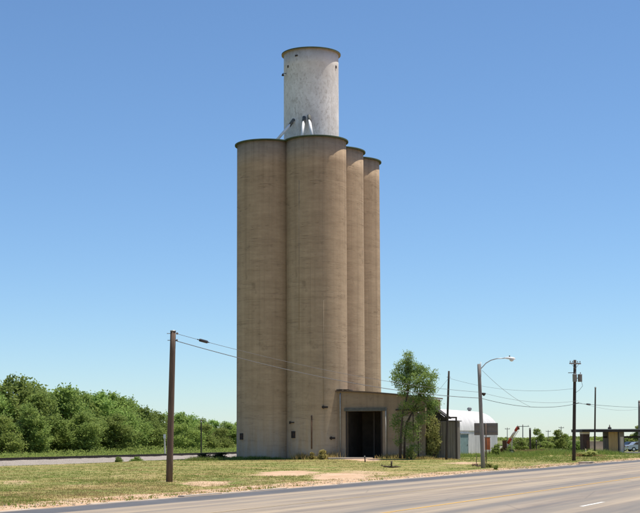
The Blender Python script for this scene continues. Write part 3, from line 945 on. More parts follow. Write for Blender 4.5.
P1, p1b, p1t = pole_thing("utility_pole", "thick brown wooden pole standing on the grass near the road, left of the silos", "utility pole", (169.2, 482), (173.1, 331), 0.165, 0.135, M['wood_pole'])
MB().tube([p1t + Zv * -0.02, p1t + Zv * 0.03], [0.15, 0.14], 12).build("pole_cap", M['steel_grey'], P1)
for py, L in ((333.5, 0.3), (340.3, 0.26)):
    c = pole_pt(p1b, p1t, f_at(p1b, p1t, py))
    MB().tube([c - Vector((L, 0, 0)), c + Vector((L * 0.9, 0, 0))], 0.016, 8).build("through_bolt", M['steel_grey'], P1)
    MB().lathe((c.x + 0.2, c.y, c.z - 0.05), [(0.03, 0), (0.045, 0.03), (0.03, 0.05), (0.045, 0.08), (0.03, 0.1)], 10).build("insulator", M['porcelain'], P1)

P2, p2b, p2t = pole_thing("utility_pole", "thin dark wooden pole standing in front of the lean-to", "utility pole", (446.2, 455.6), (448.9, 371), 0.12, 0.095, M['wood_dark'], depth=136.8)
c = pole_pt(p2b, p2t, 0.93)
MB().tube([c - Vector((0.2, 0, 0)), c + Vector((0.2, 0, 0))], 0.02, 8).build("through_bolt", M['steel_grey'], P2)

# street lamp on a grey wooden pole
P3, p3b, p3t = pole_thing("street_lamp", "street lamp with curved arm on a leaning grey wooden pole", "street lamp", (483.2, 468.2), (478.9, 364), 0.155, 0.115, M['wood_grey'])
up = p3t + Vector((0.12, -0.03, 0))
MB().tube([up + Zv * -0.9, up + Zv * 0.13], 0.03, 8).build("bracket_tube", M['steel_grey'], P3)
a0 = pole_pt(p3b, p3t, f_at(p3b, p3t, 369.0)) + Vector((0.1, 0, 0))
arm = [a0] + [at_depth(x, y, p3b.y - 0.1 * i) for i, (x, y) in enumerate(((482.5, 367), (486, 363.2), (491, 360.2), (497, 358.6), (505, 358.2)))]
MB().tube(arm, 0.032, 10).build("mast_arm", M['steel_grey'], P3)
lh0, lh1 = at_depth(504, 358.2, arm[-1].y), at_depth(515.2, 358.6, arm[-1].y - 0.3)
ax = (lh1 - lh0); L = ax.length; ax.normalize(); sd = ax.cross(Zv).normalized()
q = MB(); vs = []; fs = []
secs = [(0, 0.05, 0.05, 0.0), (0.18, 0.10, 0.08, 0.0), (0.4, 0.16, 0.12, -0.01), (0.65, 0.19, 0.13, -0.02), (0.88, 0.15, 0.10, -0.02), (1.0, 0.05, 0.05, -0.03)]
for f, wd, hg, dz in secs:
    for k in range(10):
        a = 2 * math.pi * k / 10
        vs.append(lh0 + ax * L * f + sd * wd * math.cos(a) + Zv * (dz + hg * math.sin(a) * (1.0 if math.sin(a) > 0 else 0.5)))
for i in range(5):
    for k in range(10):
        a, b = i * 10 + k, i * 10 + (k + 1) % 10
        fs.append((a, b, b + 10, a + 10))
fs += [tuple(reversed(range(10))), tuple(50 + k for k in range(10))]
q.add(vs, fs, True)
hd = q.build("lamp_head", M['pipe_white'], P3)
lc = lh0 + ax * L * 0.68
MB().lathe((lc.x, lc.y, lc.z - 0.21), [(0.04, 0), (0.13, 0.05), (0.16, 0.15)], 14).build("lens", M['glass_lamp'], hd)
pc_ = lh0 + ax * L * 0.5
MB().lathe((pc_.x, pc_.y, pc_.z + 0.1), [(0.045, 0), (0.045, 0.08), (0.03, 0.1)], 10).build("photocell", M['steel_dark'], hd)
c = pole_pt(p3b, p3t, f_at(p3b, p3t, 394.5)) + Vector((0.2, -0.02, 0))
MB().lathe((c.x + 0.05, c.y, c.z - 0.1), [(0.05, 0), (0.13, 0.1), (0.15, 0.2), (0.05, 0.22)], 12).build("cable_clamp", M['steel_dark'], P3)

# transformer pole
P4, p4b, p4t = pole_thing("utility_pole", "tall dark utility pole with crossarm and two transformers on the right", "utility pole", (573.8, 460.8), (574.9, 360), 0.17, 0.13, M['wood_dark'])
arm_c = pole_pt(p4b, p4t, f_at(p4b, p4t, 363.6))
arm_d = Vector((0.9, 0.43, 0))
MB().obox(arm_c + Vector((0, -0.15, 0)), arm_d.normalized() * 0.62, Vector((-0.43, 0.9, 0)).normalized() * 0.05, Zv * 0.06).build("crossarm", M['wood_grey'], P4)
for e in (-0.55, -0.28, 0.28, 0.55):
    c = arm_c + Vector((0, -0.15, 0.06)) + arm_d.normalized() * e
    MB().lathe(c, [(0.02, 0), (0.02, 0.06), (0.055, 0.08), (0.03, 0.11), (0.05, 0.14), (0.02, 0.19)], 10).build("insulator", M['porcelain'], P4)
for e in (-1, 1):
    MB().tube([arm_c + arm_d.normalized() * 0.42 * e + Vector((0, -0.15, -0.05)), arm_c + Vector((0.0, -0.13, -0.5))], 0.018, 6).build("arm_brace", M['steel_grey'], P4)
ct = pole_pt(p4b, p4t, f_at(p4b, p4t, 378.2))
for (ox, oy) in ((-0.06, -0.36), (0.48, -0.06)):
    c = ct + Vector((ox, oy, -0.34))
    tr = MB().lathe(c, [(0.19, 0), (0.2, 0.02), (0.2, 0.62), (0.215, 0.63), (0.215, 0.68), (0.05, 0.74)], 20).build("transformer", M['transformer'], P4)
    MB().lathe(c + Vector((0.05, 0, 0.7)), [(0.025, 0), (0.045, 0.05), (0.025, 0.08), (0.045, 0.12), (0.015, 0.2)], 10).build("bushing", M['porcelain'], tr)
    MB().obox(ct + Vector((ox * 0.5, oy * 0.5, 0.0)), (abs(ox) * 0.5 + 0.03, 0, 0), (0, abs(oy) * 0.5 + 0.03, 0), (0, 0, 0.035)).build("mount", M['steel_dark'], tr)
MB().obox(ct + Vector((-0.35, 0.0, 0.5)), (0.25, 0, 0), (0, 0.03, 0), (0, 0, 0.03)).build("cutout_arm", M['wood_grey'], P4)
cl = pole_pt(p4b, p4t, f_at(p4b, p4t, 403.4)) + Vector((0.3, -0.1, 0))
MB().tube([cl - Vector((0.35, 0, 0)), cl, cl + Vector((0.05, 0, 0.06))], 0.035, 8).build("cable_bracket", M['steel_dark'], P4)
drop = [at_depth(581.5, 381.5, p4b.y - 0.1), at_depth(582.6, 386, p4b.y - 0.1), at_depth(579.5, 390, p4b.y - 0.1), at_depth(575.2, 393, p4b.y - 0.18)]
MB().tube(drop, 0.016, 6).build("drop_lead", M['cable'], P4)

P5, p5b, p5t = pole_thing("utility_pole", "slim dark pole without crossarm standing before the canopy building", "utility pole", (594.6, 454.6), (595.4, 387), 0.11, 0.085, M['wood_dark'], depth=172.0)
MB().tube([p5t - Zv * 0.15, p5t - Zv * 0.05], 0.12, 12).build("pole_band", M['steel_grey'], P5)
P6, p6b, p6t = pole_thing("utility_pole", "pale grey pole rising behind the canopy at the right edge", "utility pole", (639.5, 455), (639.2, 400.5), 0.18, 0.15, M['wood_grey'], depth=205.0)
MB().tube([p6t - Zv * 0.3, p6t - Zv * 0.2], 0.17, 12).build("pole_band", M['steel_dark'], P6)

# stubs and faraway poles
stub_l = "short dark post in the weeds right of the red auger, the taller of two"
S1, s1b, s1t = pole_thing("wooden_post", stub_l, "post", (530.3, 451), (530.0, 428), 0.13, 0.12, M['wood_dark'], depth=185.0)
MB().tube([s1t - Zv * 0.2, s1t - Zv * 0.12], 0.135, 12).build("wire_band", M['steel_grey'], S1)
S2, s2b, s2t = pole_thing("wooden_post", "short dark post in the weeds right of the red auger, the lower of two", "post", (536.4, 451), (536.3, 440), 0.09, 0.08, M['wood_dark'], depth=187.0)
MB().tube([s2t - Zv * 0.2, s2t - Zv * 0.12], 0.095, 12).build("wire_band", M['steel_grey'], S2)
S3, s3b, s3t = pole_thing("wooden_post", "dark upright post against the pale block wall beside the elm", "post", (418.4, 457), (418.2, 411), 0.07, 0.06, M['wood_dark'], depth=138.6)
MB().tube([s3t - Zv * 0.2, s3t - Zv * 0.12], 0.075, 12).build("wire_band", M['steel_grey'], S3)
S4, s4b, s4t = pole_thing("wooden_post", "small leaning stake in the grass before the shed doorway", "post", (365.2, 462), (364.6, 455.5), 0.06, 0.045, M['wood_dark'])
MB().tube([s4t - Zv * 0.12, s4t - Zv * 0.06], 0.06, 10).build("wire_band", M['steel_grey'], S4)
S5, s5b, s5t = pole_thing("marker_post", "thin white marker post in the dry weeds before the canopy building", "post", (585.8, 455.5), (585.7, 449), 0.05, 0.045, M['pipe_white'], depth=168.0)
MB().tube([s5t - Zv * 0.15, s5t - Zv * 0.05], 0.052, 10).build("reflector_band", M['orange'], S5)
S6, s6b, s6t = pole_thing("signal_post", "white railway signal post at the foot of the trees behind the thick pole", "signal post", (165.2, 451), (164.6, 437), 0.12, 0.1, M['offwhite'], depth=205.0)
MB().obox(s6t + Vector((0, -0.1, 0.1)), (0.16, 0, 0), (0, 0.1, 0), (0, 0, 0.3)).build("signal_head", M['pipe_white'], S6)
for (px, yt, Y, rr, xa, lab) in ((201.2, 420, 230, 0.14, 0, "thin dark pole among the trees left of the silos"),
                                 (507.3, 427.5, 420, 0.14, 0.8, "faraway utility pole just left of the red auger"),
                                 (522.8, 424.5, 330, 0.15, 1.5, "faraway utility pole with wide crossarm right of the red auger"),
                                 (548.2, 430, 420, 0.14, 0.8, "faraway utility pole between the two small green trees"),
                                 (561.2, 426.3, 400, 0.15, 0.8, "faraway utility pole left of the transformer pole"),
                                 (163.5, 413.3, 300, 0.16, 1.6, "dark pole with crossarm rising out of the trees by the thick pole")):
    o, b, t_ = pole_thing("distant_pole", lab, "utility pole", (px, 446), (px, yt), rr * 0.8, rr * 0.65, M['wood_grey' if Y > 300 else 'wood_dark'], "faraway utility poles", depth=Y)
    if xa:
        MB().obox(t_ - Zv * 0.45 + Vector((0, -0.2, 0)), (xa, 0.3, 0), (0, 0.06, 0), (0, 0, 0.07)).build("crossarm", M['wood_grey'], o)
        for e in (-0.85, 0, 0.85):
            MB().lathe(t_ - Zv * 0.35 + Vector((xa * e, -0.2 + 0.3 * e, 0)), [(0.04, 0), (0.07, 0.1), (0.03, 0.22)], 8).build("insulator", M['porcelain'], o)
    else:
        MB().tube([t_ - Zv * 0.4, t_ - Zv * 0.25], rr, 10).build("pole_band", M['steel_grey'], o)

# ------------------------------------------------------------------ wires
def wire(name, label, a, b, sag, r=0.016, mat=None, n=40, extra=None):
    a = Vector(a); b = Vector(b)
    pts = []
    for k in range(n + 1):
        f = k / n
        p = a.lerp(b, f); p.z -= sag * 4 * f * (1 - f)
        pts.append(p)
    o = MB().tube(pts, r, 6).build(name, mat or M['cable'])
    tag(o, label, "cable")
    return pts
def sag_for(a, b, px, py):
    """sag that makes the span pass through a measured height"""
    lo, hi = -1.0, 9.0
    for _ in range(40):
        m = (lo + hi) / 2
        best = None
        for k in range(201):
            f = k / 200; p = Vector(a).lerp(Vector(b), f); p.z -= m * 4 * f * (1 - f)
            q = project(p)
            if best is None or abs(q[0] - px) < abs(best[0] - px): best = q
        if best[1] < py: lo = m
        else: hi = m
    return m
b1 = pole_pt(p2b, p2t, 0.90)
k1a = at_depth(174.0, 333.2, p1b.y - 0.05); k1b = at_depth(450, 389.5, p3b.y + 20)
# upper span passes the silos to the lamp pole and on to the transformer pole
l_up = pole_pt(p3b, p3t, f_at(p3b, p3t, 392.3)) + Vector((0.0, -0.14, 0))
l_lo = pole_pt(p3b, p3t, f_at(p3b, p3t, 398.2)) + Vector((0.0, -0.14, 0))
w1 = wire("overhead_wire", "upper thin wire with a splice between the thick pole and the street lamp", at_depth(174.0, 333.0, p1b.y - 0.05), l_up, sag_for(at_depth(174.0, 333.0, p1b.y), l_up, 236, 349.5), 0.011, M['cable_alu'])
wa = at_depth(175.2, 340.6, p1b.y - 0.05)
w2 = wire("overhead_cable", "lower thick cable between the thick pole and the street lamp across the silos", wa, l_lo, sag_for(wa, l_lo, 236, 357), 0.019, M['cable_alu'])
cab4 = cl
wire("overhead_cable", "cable from the street lamp pole to the transformer pole, lowest span", l_lo, cab4, sag_for(l_lo, cab4, 535, 407.2), 0.017)
wire("overhead_wire", "thin wire above the lowest cable between street lamp and transformer pole", l_up, cab4 + Zv * 0.25, sag_for(l_up, cab4 + Zv * 0.25, 527, 401.5), 0.010, M['cable_alu'])
u4 = pole_pt(p4b, p4t, f_at(p4b, p4t, 388.5)) + Vector((0, -0.16, 0))
wire("overhead_wire", "thin wire from the lean-to pole to just below the transformers", pole_pt(p2b, p2t, 0.92), u4, sag_for(pole_pt(p2b, p2t, 0.92), u4, 520, 390.5), 0.010, M['cable_alu'])
lampw = at_depth(482.3, 370.5, p3b.y - 0.1)
dn = at_depth(530, 406.6, (p3b.y + p4b.y) / 2)
wire("lamp_feed_wire", "slack feed wire dropping from the lamp arm to the cable", lampw, dn, 0.25, 0.010, M['cable_alu'])
e6 = pole_pt(p6b, p6t, f_at(p6b, p6t, 407.5))
w6 = wire("overhead_cable", "cable from the transformer pole to the grey pole at the edge", cab4, e6, sag_for(cab4, e6, 606, 405.8), 0.018)
wire("overhead_wire", "thin wire above the canopy running to the grey pole at the edge", cab4 + Zv * 0.1, e6 + Zv * -0.2, 0.45, 0.011, M['cable_alu'])
g0 = pole_pt(p2b, p2t, 0.92); g1 = at_depth(430, 400, p2b.y + 1)
wire("guy_wire", "short slanting wire from the lean-to pole down into the elm", g0, g1, 0.05, 0.010, M['cable_alu'])
# splice closures
def closure(pts, px0, px1, r, label, name="splice_case", low=0.0):
    sel = [p for p in pts if px0 - 8 <= project(p)[0] <= px1 + 8]
    def at(px):
        for a, b in zip(pts[:-1], pts[1:]):
            xa_, xb_ = project(a)[0], project(b)[0]
            if xa_ <= px <= xb_: return a.lerp(b, (px - xa_) / (xb_ - xa_))
    a, b = at(px0), at(px1)
    o = thing(name, label, "splice case", (a + b) / 2)
    d = (b - a)
    MB().tube([a - Zv * low, a + d * 0.08 - Zv * low, a + d * 0.92 - Zv * low, b - Zv * low], [r * 0.5, r, r, r * 0.5], 12).build("sleeve", M['cable'], o)
    for f in (-0.18, 1.12):
        p = a + d * f
        MB().tube([p - d * 0.05, p + d * 0.05], r * 0.35, 8).build("clamp", M['steel_dark'], o)
closure(w1, 199.3, 207.6, 0.075, "black cylindrical splice case on the upper wire right of the thick pole")
closure(w6, 586.8, 590.2, 0.085, "small black splice case on the cable right of the transformer pole")

# ------------------------------------------------------------------ road sign seen from behind, and scrap at the lamp's foot
sb = on_ground(486.2, 466.2); SY = sb.y
sg = thing("road_sign", "blank brown back of a wide road sign beside the street lamp", "sign", sb)
s0, s1 = at_depth(474.2, 429.2, SY), at_depth(497.9, 429.2, SY)
zc, hh_ = s0.z, 12.0 / 2 / F * SY
midx = (at_depth(485.8, 429, SY)).x
for xa_, xb_ in ((s0.x, midx - 0.01), (midx + 0.01, s1.x)):
    MB().box((xa_, SY - 0.02, zc - hh_), (xb_, SY + 0.0, zc + hh_)).build("sign_panel", M['sign_back'], sg)
for dz in (-0.25, 0.25):
    MB().box((s0.x + 0.05, SY - 0.062, zc + dz - 0.02), (s1.x - 0.05, SY - 0.022, zc + dz + 0.02)).build("batten", M['sign_back'], sg)
MB().tube([sb - Zv * 0.3, Vector((midx, SY - 0.11, zc + hh_ - 0.05))], 0.042, 10).build("sign_post", M['wood_pole'], sg)
scr = thing("scrap_heap", "small heap of brown scrap timber at the foot of the street lamp", "scrap", on_ground(481, 466.5))
so = ORG[scr.name]
for k in range(11):
    p = so + Vector((random.uniform(-0.55, 0.5), random.uniform(-0.25, 0.3), random.uniform(0.02, 0.22)))
    d = Vector((random.uniform(-1, 1), random.uniform(-1, 1), random.uniform(-.25, .35))).normalized()
    e = d.orthogonal().normalized(); g = d.cross(e)
    MB().obox(p, d * random.uniform(0.12, 0.3), e * random.uniform(0.02, 0.05), g * random.uniform(0.015, 0.04)).build("scrap_piece", M['junk'] if k % 3 else M['rust'], scr)
stk = on_ground(476.4, 466)
so_ = thing("wooden_stake", "thin upright stake left of the street lamp's foot", "stake", stk)
MB().tube([stk - Zv * 0.1, stk + Vector((0.02, 0, 0.85))], [0.03, 0.022], 8).build("shaft", M['twig'], so_)
MB().tube([stk + Vector((-0.0, 0, 0.6)), stk + Vector((0.14, -.02, 0.66))], 0.015, 6).build("snag", M['twig'], so_)

# fallen branch in the grass
fb = on_ground(391.5, 468)
br = thing("fallen_branch", "dead fallen branch with upright stub lying in the lawn before the shed", "branch", fb)
l_, r_2 = at_depth(381, 466.2, fb.y), at_depth(401, 467.2, fb.y)
l_.z = 0.22; r_2.z = 0.12
mid = fb + Zv * 0.07
MB().tube([l_, l_.lerp(mid, 0.35) - Zv * 0.04, mid, mid.lerp(r_2, 0.6), r_2], [0.03, 0.05, 0.065, 0.045, 0.02], 8).build("limb", M['twig'], br)
MB().tube([mid - Zv * 0.1, mid + Zv * 0.25, mid + Vector((0.02, 0, 0.42))], [0.07, 0.06, 0.055], 8).build("stub", M['twig'], br)
for k in range(5):
    p = mid.lerp(r_2 if k % 2 else l_, 0.4 + 0.12 * k)
    MB().tube([p, p + Vector((random.uniform(-.3, .3), random.uniform(-.3, .3), random.uniform(.05, .22)))], [0.02, 0.008], 6).build("twig", M['twig'], br)

# ------------------------------------------------------------------ orange box on a post beside the hut
ob = at_depth(487.6, 452, 165.0); ob.z = hz(ob)
bx = thing("orange_box", "rust orange metal box below the road sign, in front of the white hut", "metal box", ob)
z0, z1 = 0.75, 2.15
c = ob
MB().box((c.x - 0.29, c.y - 0.2, z0), (c.x + 0.29, c.y + 0.2, z1)).build("cabinet", M['orange'], bx)
MB().box((c.x - 0.24, c.y - 0.225, z0 + 0.62), (c.x + 0.24, c.y - 0.203, z1 - 0.1)).build("door_panel", M['orange'], bx)
MB().box((c.x - 0.24, c.y - 0.225, z0 + 0.06), (c.x + 0.24, c.y - 0.203, z0 + 0.52)).build("lower_panel", M['orange'], bx)
MB().box((c.x - 0.34, c.y - 0.26, z1 + 0.002), (c.x + 0.34, c.y + 0.25, z1 + 0.07)).build("dark_top_cover", M['rust'], bx)
for e in (-0.22, 0.22):
    MB().box((c.x + e - 0.035, c.y - 0.035, -0.2), (c.x + e + 0.035, c.y + 0.035, z0 - 0.002)).build("leg", M['rust'], bx)

# ------------------------------------------------------------------ grain auger
AY = 170.0
q0, q1 = at_depth(503.0, 451.5, AY), at_depth(517.6, 427.4, AY - 1.5)
q0.z = max(q0.z, hz(q0) + 0.25)
au = thing("grain_auger", "old red and white grain auger tilted up in the weeds", "grain auger", Vector((q0.x, q0.y, hz(q0))))
dv_ = q1 - q0
segs = [(0.0, 0.14, 'rust'), (0.14, 0.34, 'offwhite'), (0.34, 0.56, 'red'), (0.56, 0.86, 'offwhite'), (0.86, 1.0, 'red')]
for f0, f1, mt in segs:
    MB().tube([q0 + dv_ * f0, q0 + dv_ * (f1 - 0.003)], 0.17, 12).build("tube_section", M[mt], au)
tp = q1
MB().tube([tp + Vector((0.05, 0, 0.12)), tp + Vector((0.12, 0, -0.28))], [0.16, 0.13], 12).build("discharge_head", M['rust'], au)
hop = q0 + Vector((-0.1, 0.1, 0.15))
MB().tube([hop - Zv * 0.35, hop + Zv * 0.2], [0.16, 0.36], 4, smooth=False).build("hopper", M['rust'], au)
gb = at_depth(504.6, 444.6, AY - 0.4)
MB().box((gb.x - 0.24, gb.y - 0.22, gb.z - 0.42), (gb.x + 0.24, gb.y + 0.22, gb.z + 0.42)).build("gearbox", M['rust'], au)
MB().box((gb.x - 0.30, gb.y - 0.26, gb.z + 0.422), (gb.x + 0.30, gb.y + 0.26, gb.z + 0.5)).build("engine_cover", M['rust'], au)
MB().tube([gb - Zv * 0.42, Vector((gb.x - 0.1, gb.y, hz(gb) - 0.1))], 0.04, 8).build("stand", M['rust'], au)
for e in (-0.55, 0.55):
    ft = Vector((q0.x + 1.0, q0.y + e, hz((q0.x + 1.0, q0.y + e)) + 0.32))
    w_ = MB().tube([ft - Vector((0, 0.09, 0)), ft + Vector((0, 0.09, 0))], 0.32, 18).build("wheel", M['rubber'], au)
    MB().tube([ft - Vector((0, 0.1, 0)), ft + Vector((0, 0.1, 0))], 0.16, 14).build("rim", M['offwhite'], w_)
    MB().tube([ft, q0 + dv_ * 0.62 + Vector((0, e * 0.2, -0.15))], 0.04, 8).build("strut", M['offwhite'], au)
MB().tube([Vector((q0.x + 1.0, q0.y - 0.6, hz(q0) + 0.32)), Vector((q0.x + 1.0, q0.y + 0.6, hz(q0) + 0.32))], 0.045, 8).build("axle", M['rust'], au)
MB().tube([q0 + Vector((0.28, -.25, 0.05)), q0 + dv_ * 0.9 + Vector((0.26, -.1, -0.1))], 0.035, 6).build("truss_rod", M['offwhite'], au)

# ------------------------------------------------------------------ canopy building on the right
CY = 188.0
def cx(px, Y=CY): return at_depth(px, 440, Y).x
cb = thing("canopy_building", "flat dark roofed canopy with brick pier and tan panelled booth at the right edge", "canopy building", (cx(612), CY, 0))
zr0, zr1 = 2.86, 3.22
MB().box((cx(580.8), CY - 1.2, zr0), (cx(668), CY + 7, zr1)).build("roof_slab", M['canopy_dark'], cb)
MB().box((cx(580.5), CY - 1.25, zr1 - 0.06), (cx(668.5), CY + 7.05, zr1 + 0.03)).build("roof_cap", M['steel_grey'], cb)
pr = MB().box((cx(582.2), CY - 0.6, -0.2), (cx(588.9), CY + 1.6, zr0 - 0.28)).build("brick_pier", M['brick_dark'], cb)
MB().box((cx(582.0), CY - 0.62, zr0 - 0.278), (cx(589.1), CY + 1.62, zr0 - 0.003)).build("pier_cap", M['beige_wall'], cb)
MB().box((cx(582.3) + 0.45, CY - 0.63, 0.15), (cx(588.5), CY - 0.602, 1.75)).build("pier_panel", M['rust'], cb)
# panelled booth: separate siding boards
bw0, bw1 = cx(608), cx(617.2)
nbd = 7
for k in range(nbd):
    a, b = bw0 + (bw1 - bw0) * k / nbd, bw0 + (bw1 - bw0) * (k + 1) / nbd
    MB().box((a + 0.008, CY - 0.4 + 0.012 * (k % 2), 0.12), (b - 0.008, CY - 0.3, zr0 - 0.003)).build("siding_board", M['tan_panel'], cb)
MB().box((bw0 + 0.01, CY - 0.298, 0.0), (cx(623.8), CY + 3.5, zr0 - 0.004)).build("booth_body", M['grey_sheet'], cb)  # plain grey right of the boards paints in the booth's shaded side
MB().box((bw1 + 0.03, CY - 0.36, 0.1), (bw1 + 0.17, CY - 0.30, zr0 - 0.003)).build("corner_trim", M['canopy_dark'], cb)
MB().box((cx(619.8), CY - 0.33, 0.15), (cx(623), CY - 0.30, 2.2)).build("door", M['beige_wall'], cb)
MB().box((cx(607.2), CY - 0.7, -0.2), (cx(625), CY + 3.7, 0.118)).build("footing", M['tar'], cb)
MB().box((cx(604.5), CY + 0.6, 2.05), (cx(609.5), CY + 0.9, 2.32)).build("bracket_beam", M['canopy_dark'], cb)
MB().box((cx(624), CY + 1, 2.05), (cx(668), CY + 1.25, 2.3)).build("tie_beam", M['canopy_dark'], cb)
for px in (660,):
    MB().box((cx(px) - .3, CY + 0.0, -0.2), (cx(px) + .3, CY + .6, zr0 - 0.003)).build("brick_pier", M['brick_dark'], cb)
MB().box((cx(600), CY - 2.2, -0.2), (cx(670), CY + 9, 0.10)).build("forecourt", M['pad'], cb)
MB().lathe((cx(613), CY + 2, zr1 + 0.03), [(0.25, 0), (0.25, 0.2), (0.1, 0.3), (0.04, 0.6)], 12).build("roof_vent", M['steel_dark'], cb)
lw = thing("block_wall", "low beige block wall behind the brick pier of the canopy", "wall", (cx(592, 197), 197, 0))
MB().box((cx(575.5, 197), 196.8, -0.3), (cx(607.6, 197), 197.05, 1.5)).build("wall_body", M['beige_wall'], lw)
MB().box((cx(575.3, 197), 196.76, 1.502), (cx(607.7, 197), 197.09, 1.6)).build("coping", M['kerb'], lw)

# ------------------------------------------------------------------ parked vehicles behind the canopy
def car(px, Y, rot, body, label, L=4.5, name="parked_car"):
    p = at_depth(px, 440, Y); p.z = 0.02
    o = thing(name, label, "car", p)
    o.rotation_euler.z = rot
    base = Vector(p)
    def X(a, b, c): return base + Vector((a, b, c))
    h = L / 2
    side = [(-h, .45), (-h, .85), (-h + .15, .95), (-h + 0.7, 1.0), (-h + 1.2, 1.42), (-h + 2.6, 1.45), (h - 1.25, 1.0), (h - .15, .88), (h, .7), (h, .35), (-h + .1, .32)]
    q = MB().prism([X(a, -.86, z) for a, z in side], Vector((0, 1.72, 0)))
    bo = q.build("body", body, o)
    gl = [(-h + 0.85, 1.02), (-h + 1.25, 1.37), (-h + 2.55, 1.39), (h - 1.5, 1.03)]
    for e in (-1, 1):
        MB().prism([X(a, e * .865, z) for a, z in gl], Vector((0, e * 0.012, 0))).build("side_window", M['car_glass'], bo)
    MB().prism([X(-h + 2.68, -.7, 1.41), X(h - 1.33, -.74, 1.04), X(h - 1.33, .74, 1.04), X(-h + 2.68, .7, 1.41)], Vector((0.02, 0, 0.02))).build("windscreen", M['car_glass'], bo)
    for a in (-h + .85, h - .85):
        for e in (-1, 1):
            w_ = MB().tube([X(a, e * .70, .33), X(a, e * .89, .33)], .33, 18).build("wheel", M['rubber'], o)
            MB().tube([X(a, e * .80, .33), X(a, e * .9, .33)], .19, 12).build("rim", M['chrome'], w_)
    for e in (-1, 1):
        MB().box(X(h - .02, e * .62 - .17, .62), X(h + .02, e * .62 + .17, .76)).build("headlight", M['glass_lamp'], bo)
        MB().box(X(-h - .02, e * .66 - .12, .68), X(-h + .02, e * .66 + .12, .86)).build("tail_light", M['red'], bo)
    MB().box(X(h - .06, -.84, .36), X(h + .07, .84, .52)).build("bumper", M['chrome'], bo)
    MB().box(X(-h - .07, -.84, .36), X(-h + .06, .84, .52)).build("bumper", M['chrome'], bo)
    return o
car(630.5, 222, R(195), M['car_dark'], "dark parked car partly hidden behind the canopy booth")
car(640.5, 212, R(8), M['car_silver'], "silver parked car under the canopy at the right edge")

# ------------------------------------------------------------------ trees and shrubs
def leaf_cards(centres, size, r, aspect=0.6, up=0.25):
    """one small folded-free quad per centre, random tilt (numpy)"""
    n = len(centres)
    nrm = r.normal(0, 1, (n, 3)); nrm[:, 2] = np.abs(nrm[:, 2]) + up
    nrm /= np.linalg.norm(nrm, axis=1)[:, None]
    tmp = r.normal(0, 1, (n, 3))
    a = np.cross(nrm, tmp); a /= np.linalg.norm(a, axis=1)[:, None]
    b = np.cross(nrm, a)
    s = size * r.uniform(0.6, 1.35, n)[:, None]
    a = a * s; b = b * s * aspect
    v = np.stack([centres - a, centres - b * 0.9 + a * 0.1, centres + a, centres + b * 0.9 + a * 0.1], 1).reshape(-1, 3)
    f = np.arange(n * 4).reshape(n, 4)
    return v, f

def crown_points(r, lobes, per, clump=0.35):
    """leaf centres in clumps spread through ellipsoid lobes, denser near the skin"""
    out = []
    for (c, rad, k) in lobes:
        nc = max(6, int(per * k / 26))
        d = r.normal(0, 1, (nc, 3)); d /= np.linalg.norm(d, axis=1)[:, None]
        rr = r.uniform(0.35, 1.0, nc) ** 0.5
        cc = np.array(c) + d * rr[:, None] * np.array(rad)
        m = 26
        pts = cc[:, None, :] + r.normal(0, 1, (nc, m, 3)) * clump * np.array([1, 1, 0.75])
        out.append(pts.reshape(-1, 3))
    return np.concatenate(out)

def limbs(r, h, n, spread, rb, start=0.2, tilt=0.9):
    q = MB()
    q.tube([(0, 0, -0.3), (0.02 * h * r.normal(), 0.02 * h * r.normal(), h * 0.3), (0.04 * h * r.normal(), 0.03 * h * r.normal(), h * 0.62), (0.05 * h * r.normal(), 0.04 * h * r.normal(), h * 0.9)],
           [rb, rb * 0.8, rb * 0.5, rb * 0.12], 9)
    for k in range(n):
        a = 2 * math.pi * (k / n) + r.uniform(-.4, .4)
        z0 = h * r.uniform(start, 0.6); L = spread * r.uniform(0.6, 1.05)
        d = Vector((math.cos(a), math.sin(a), 0))
        p0 = Vector((0, 0, z0))
        q.tube([p0, p0 + d * L * 0.4 + Zv * L * 0.35 * tilt, p0 + d * L * 0.8 + Zv * L * 0.85 * tilt], [rb * 0.42, rb * 0.28, rb * 0.08], 7)
    return q

def tree_meshes(seed, h, w, leaf, n_leaf, nl=9, mat='leaf_far', low=0.12):
    r = np.random.default_rng(seed)
    lobes = []
    for k in range(nl):
        f = (k + 0.5) / nl
        z = h * (low + (0.9 - low) * f)
        prof = math.sin(math.pi * (0.16 + 0.76 * f)) ** 0.8
        a = r.uniform(0, 6.28); off = w * 0.5 * prof * r.uniform(0.35, 0.75)
        rad = w * 0.5 * r.uniform(0.42, 0.68) * (0.6 + 0.5 * prof)
        lobes.append(((off * math.cos(a), off * math.sin(a), z), (rad, rad, rad * r.uniform(0.6, 0.85)), rad ** 1.6))
    for k in range(nl):
        a = r.uniform(0, 6.28); f = r.uniform(0.0, 0.75)
        z = h * (low + (0.85 - low) * f)
        rad = w * r.uniform(0.14, 0.24)
        off = w * 0.5 * math.sin(math.pi * (0.2 + 0.7 * f)) * 0.9
        lobes.append(((off * math.cos(a), off * math.sin(a), z), (rad, rad, rad * 0.8), rad ** 1.6))
    lobes.append(((r.uniform(-.05, .05) * w, 0, h * 0.9), (w * .17, w * .17, h * .1), (w * .2) ** 1.6))
    tot = sum(l[2] for l in lobes)
    lobes = [(c, rd, k / tot) for c, rd, k in lobes]
    pts = crown_points(r, lobes, n_leaf, clump=w * 0.05)
    pts[:, 2] = np.maximum(pts[:, 2], 0.15)
    v, f = leaf_cards(pts, leaf, r)
    crown = mesh_from_np("crown", v, f, M[mat])
    tq = limbs(r, h * 0.9, 7, w * 0.42, 0.028 * h * 0.6)
    me = bpy.data.meshes.new("trunk")
    me.from_pydata(tq.v, [], tq.f); me.polygons.foreach_set("use_smooth", tq.sm); me.materials.append(M['bark']); me.update()
    return me, crown

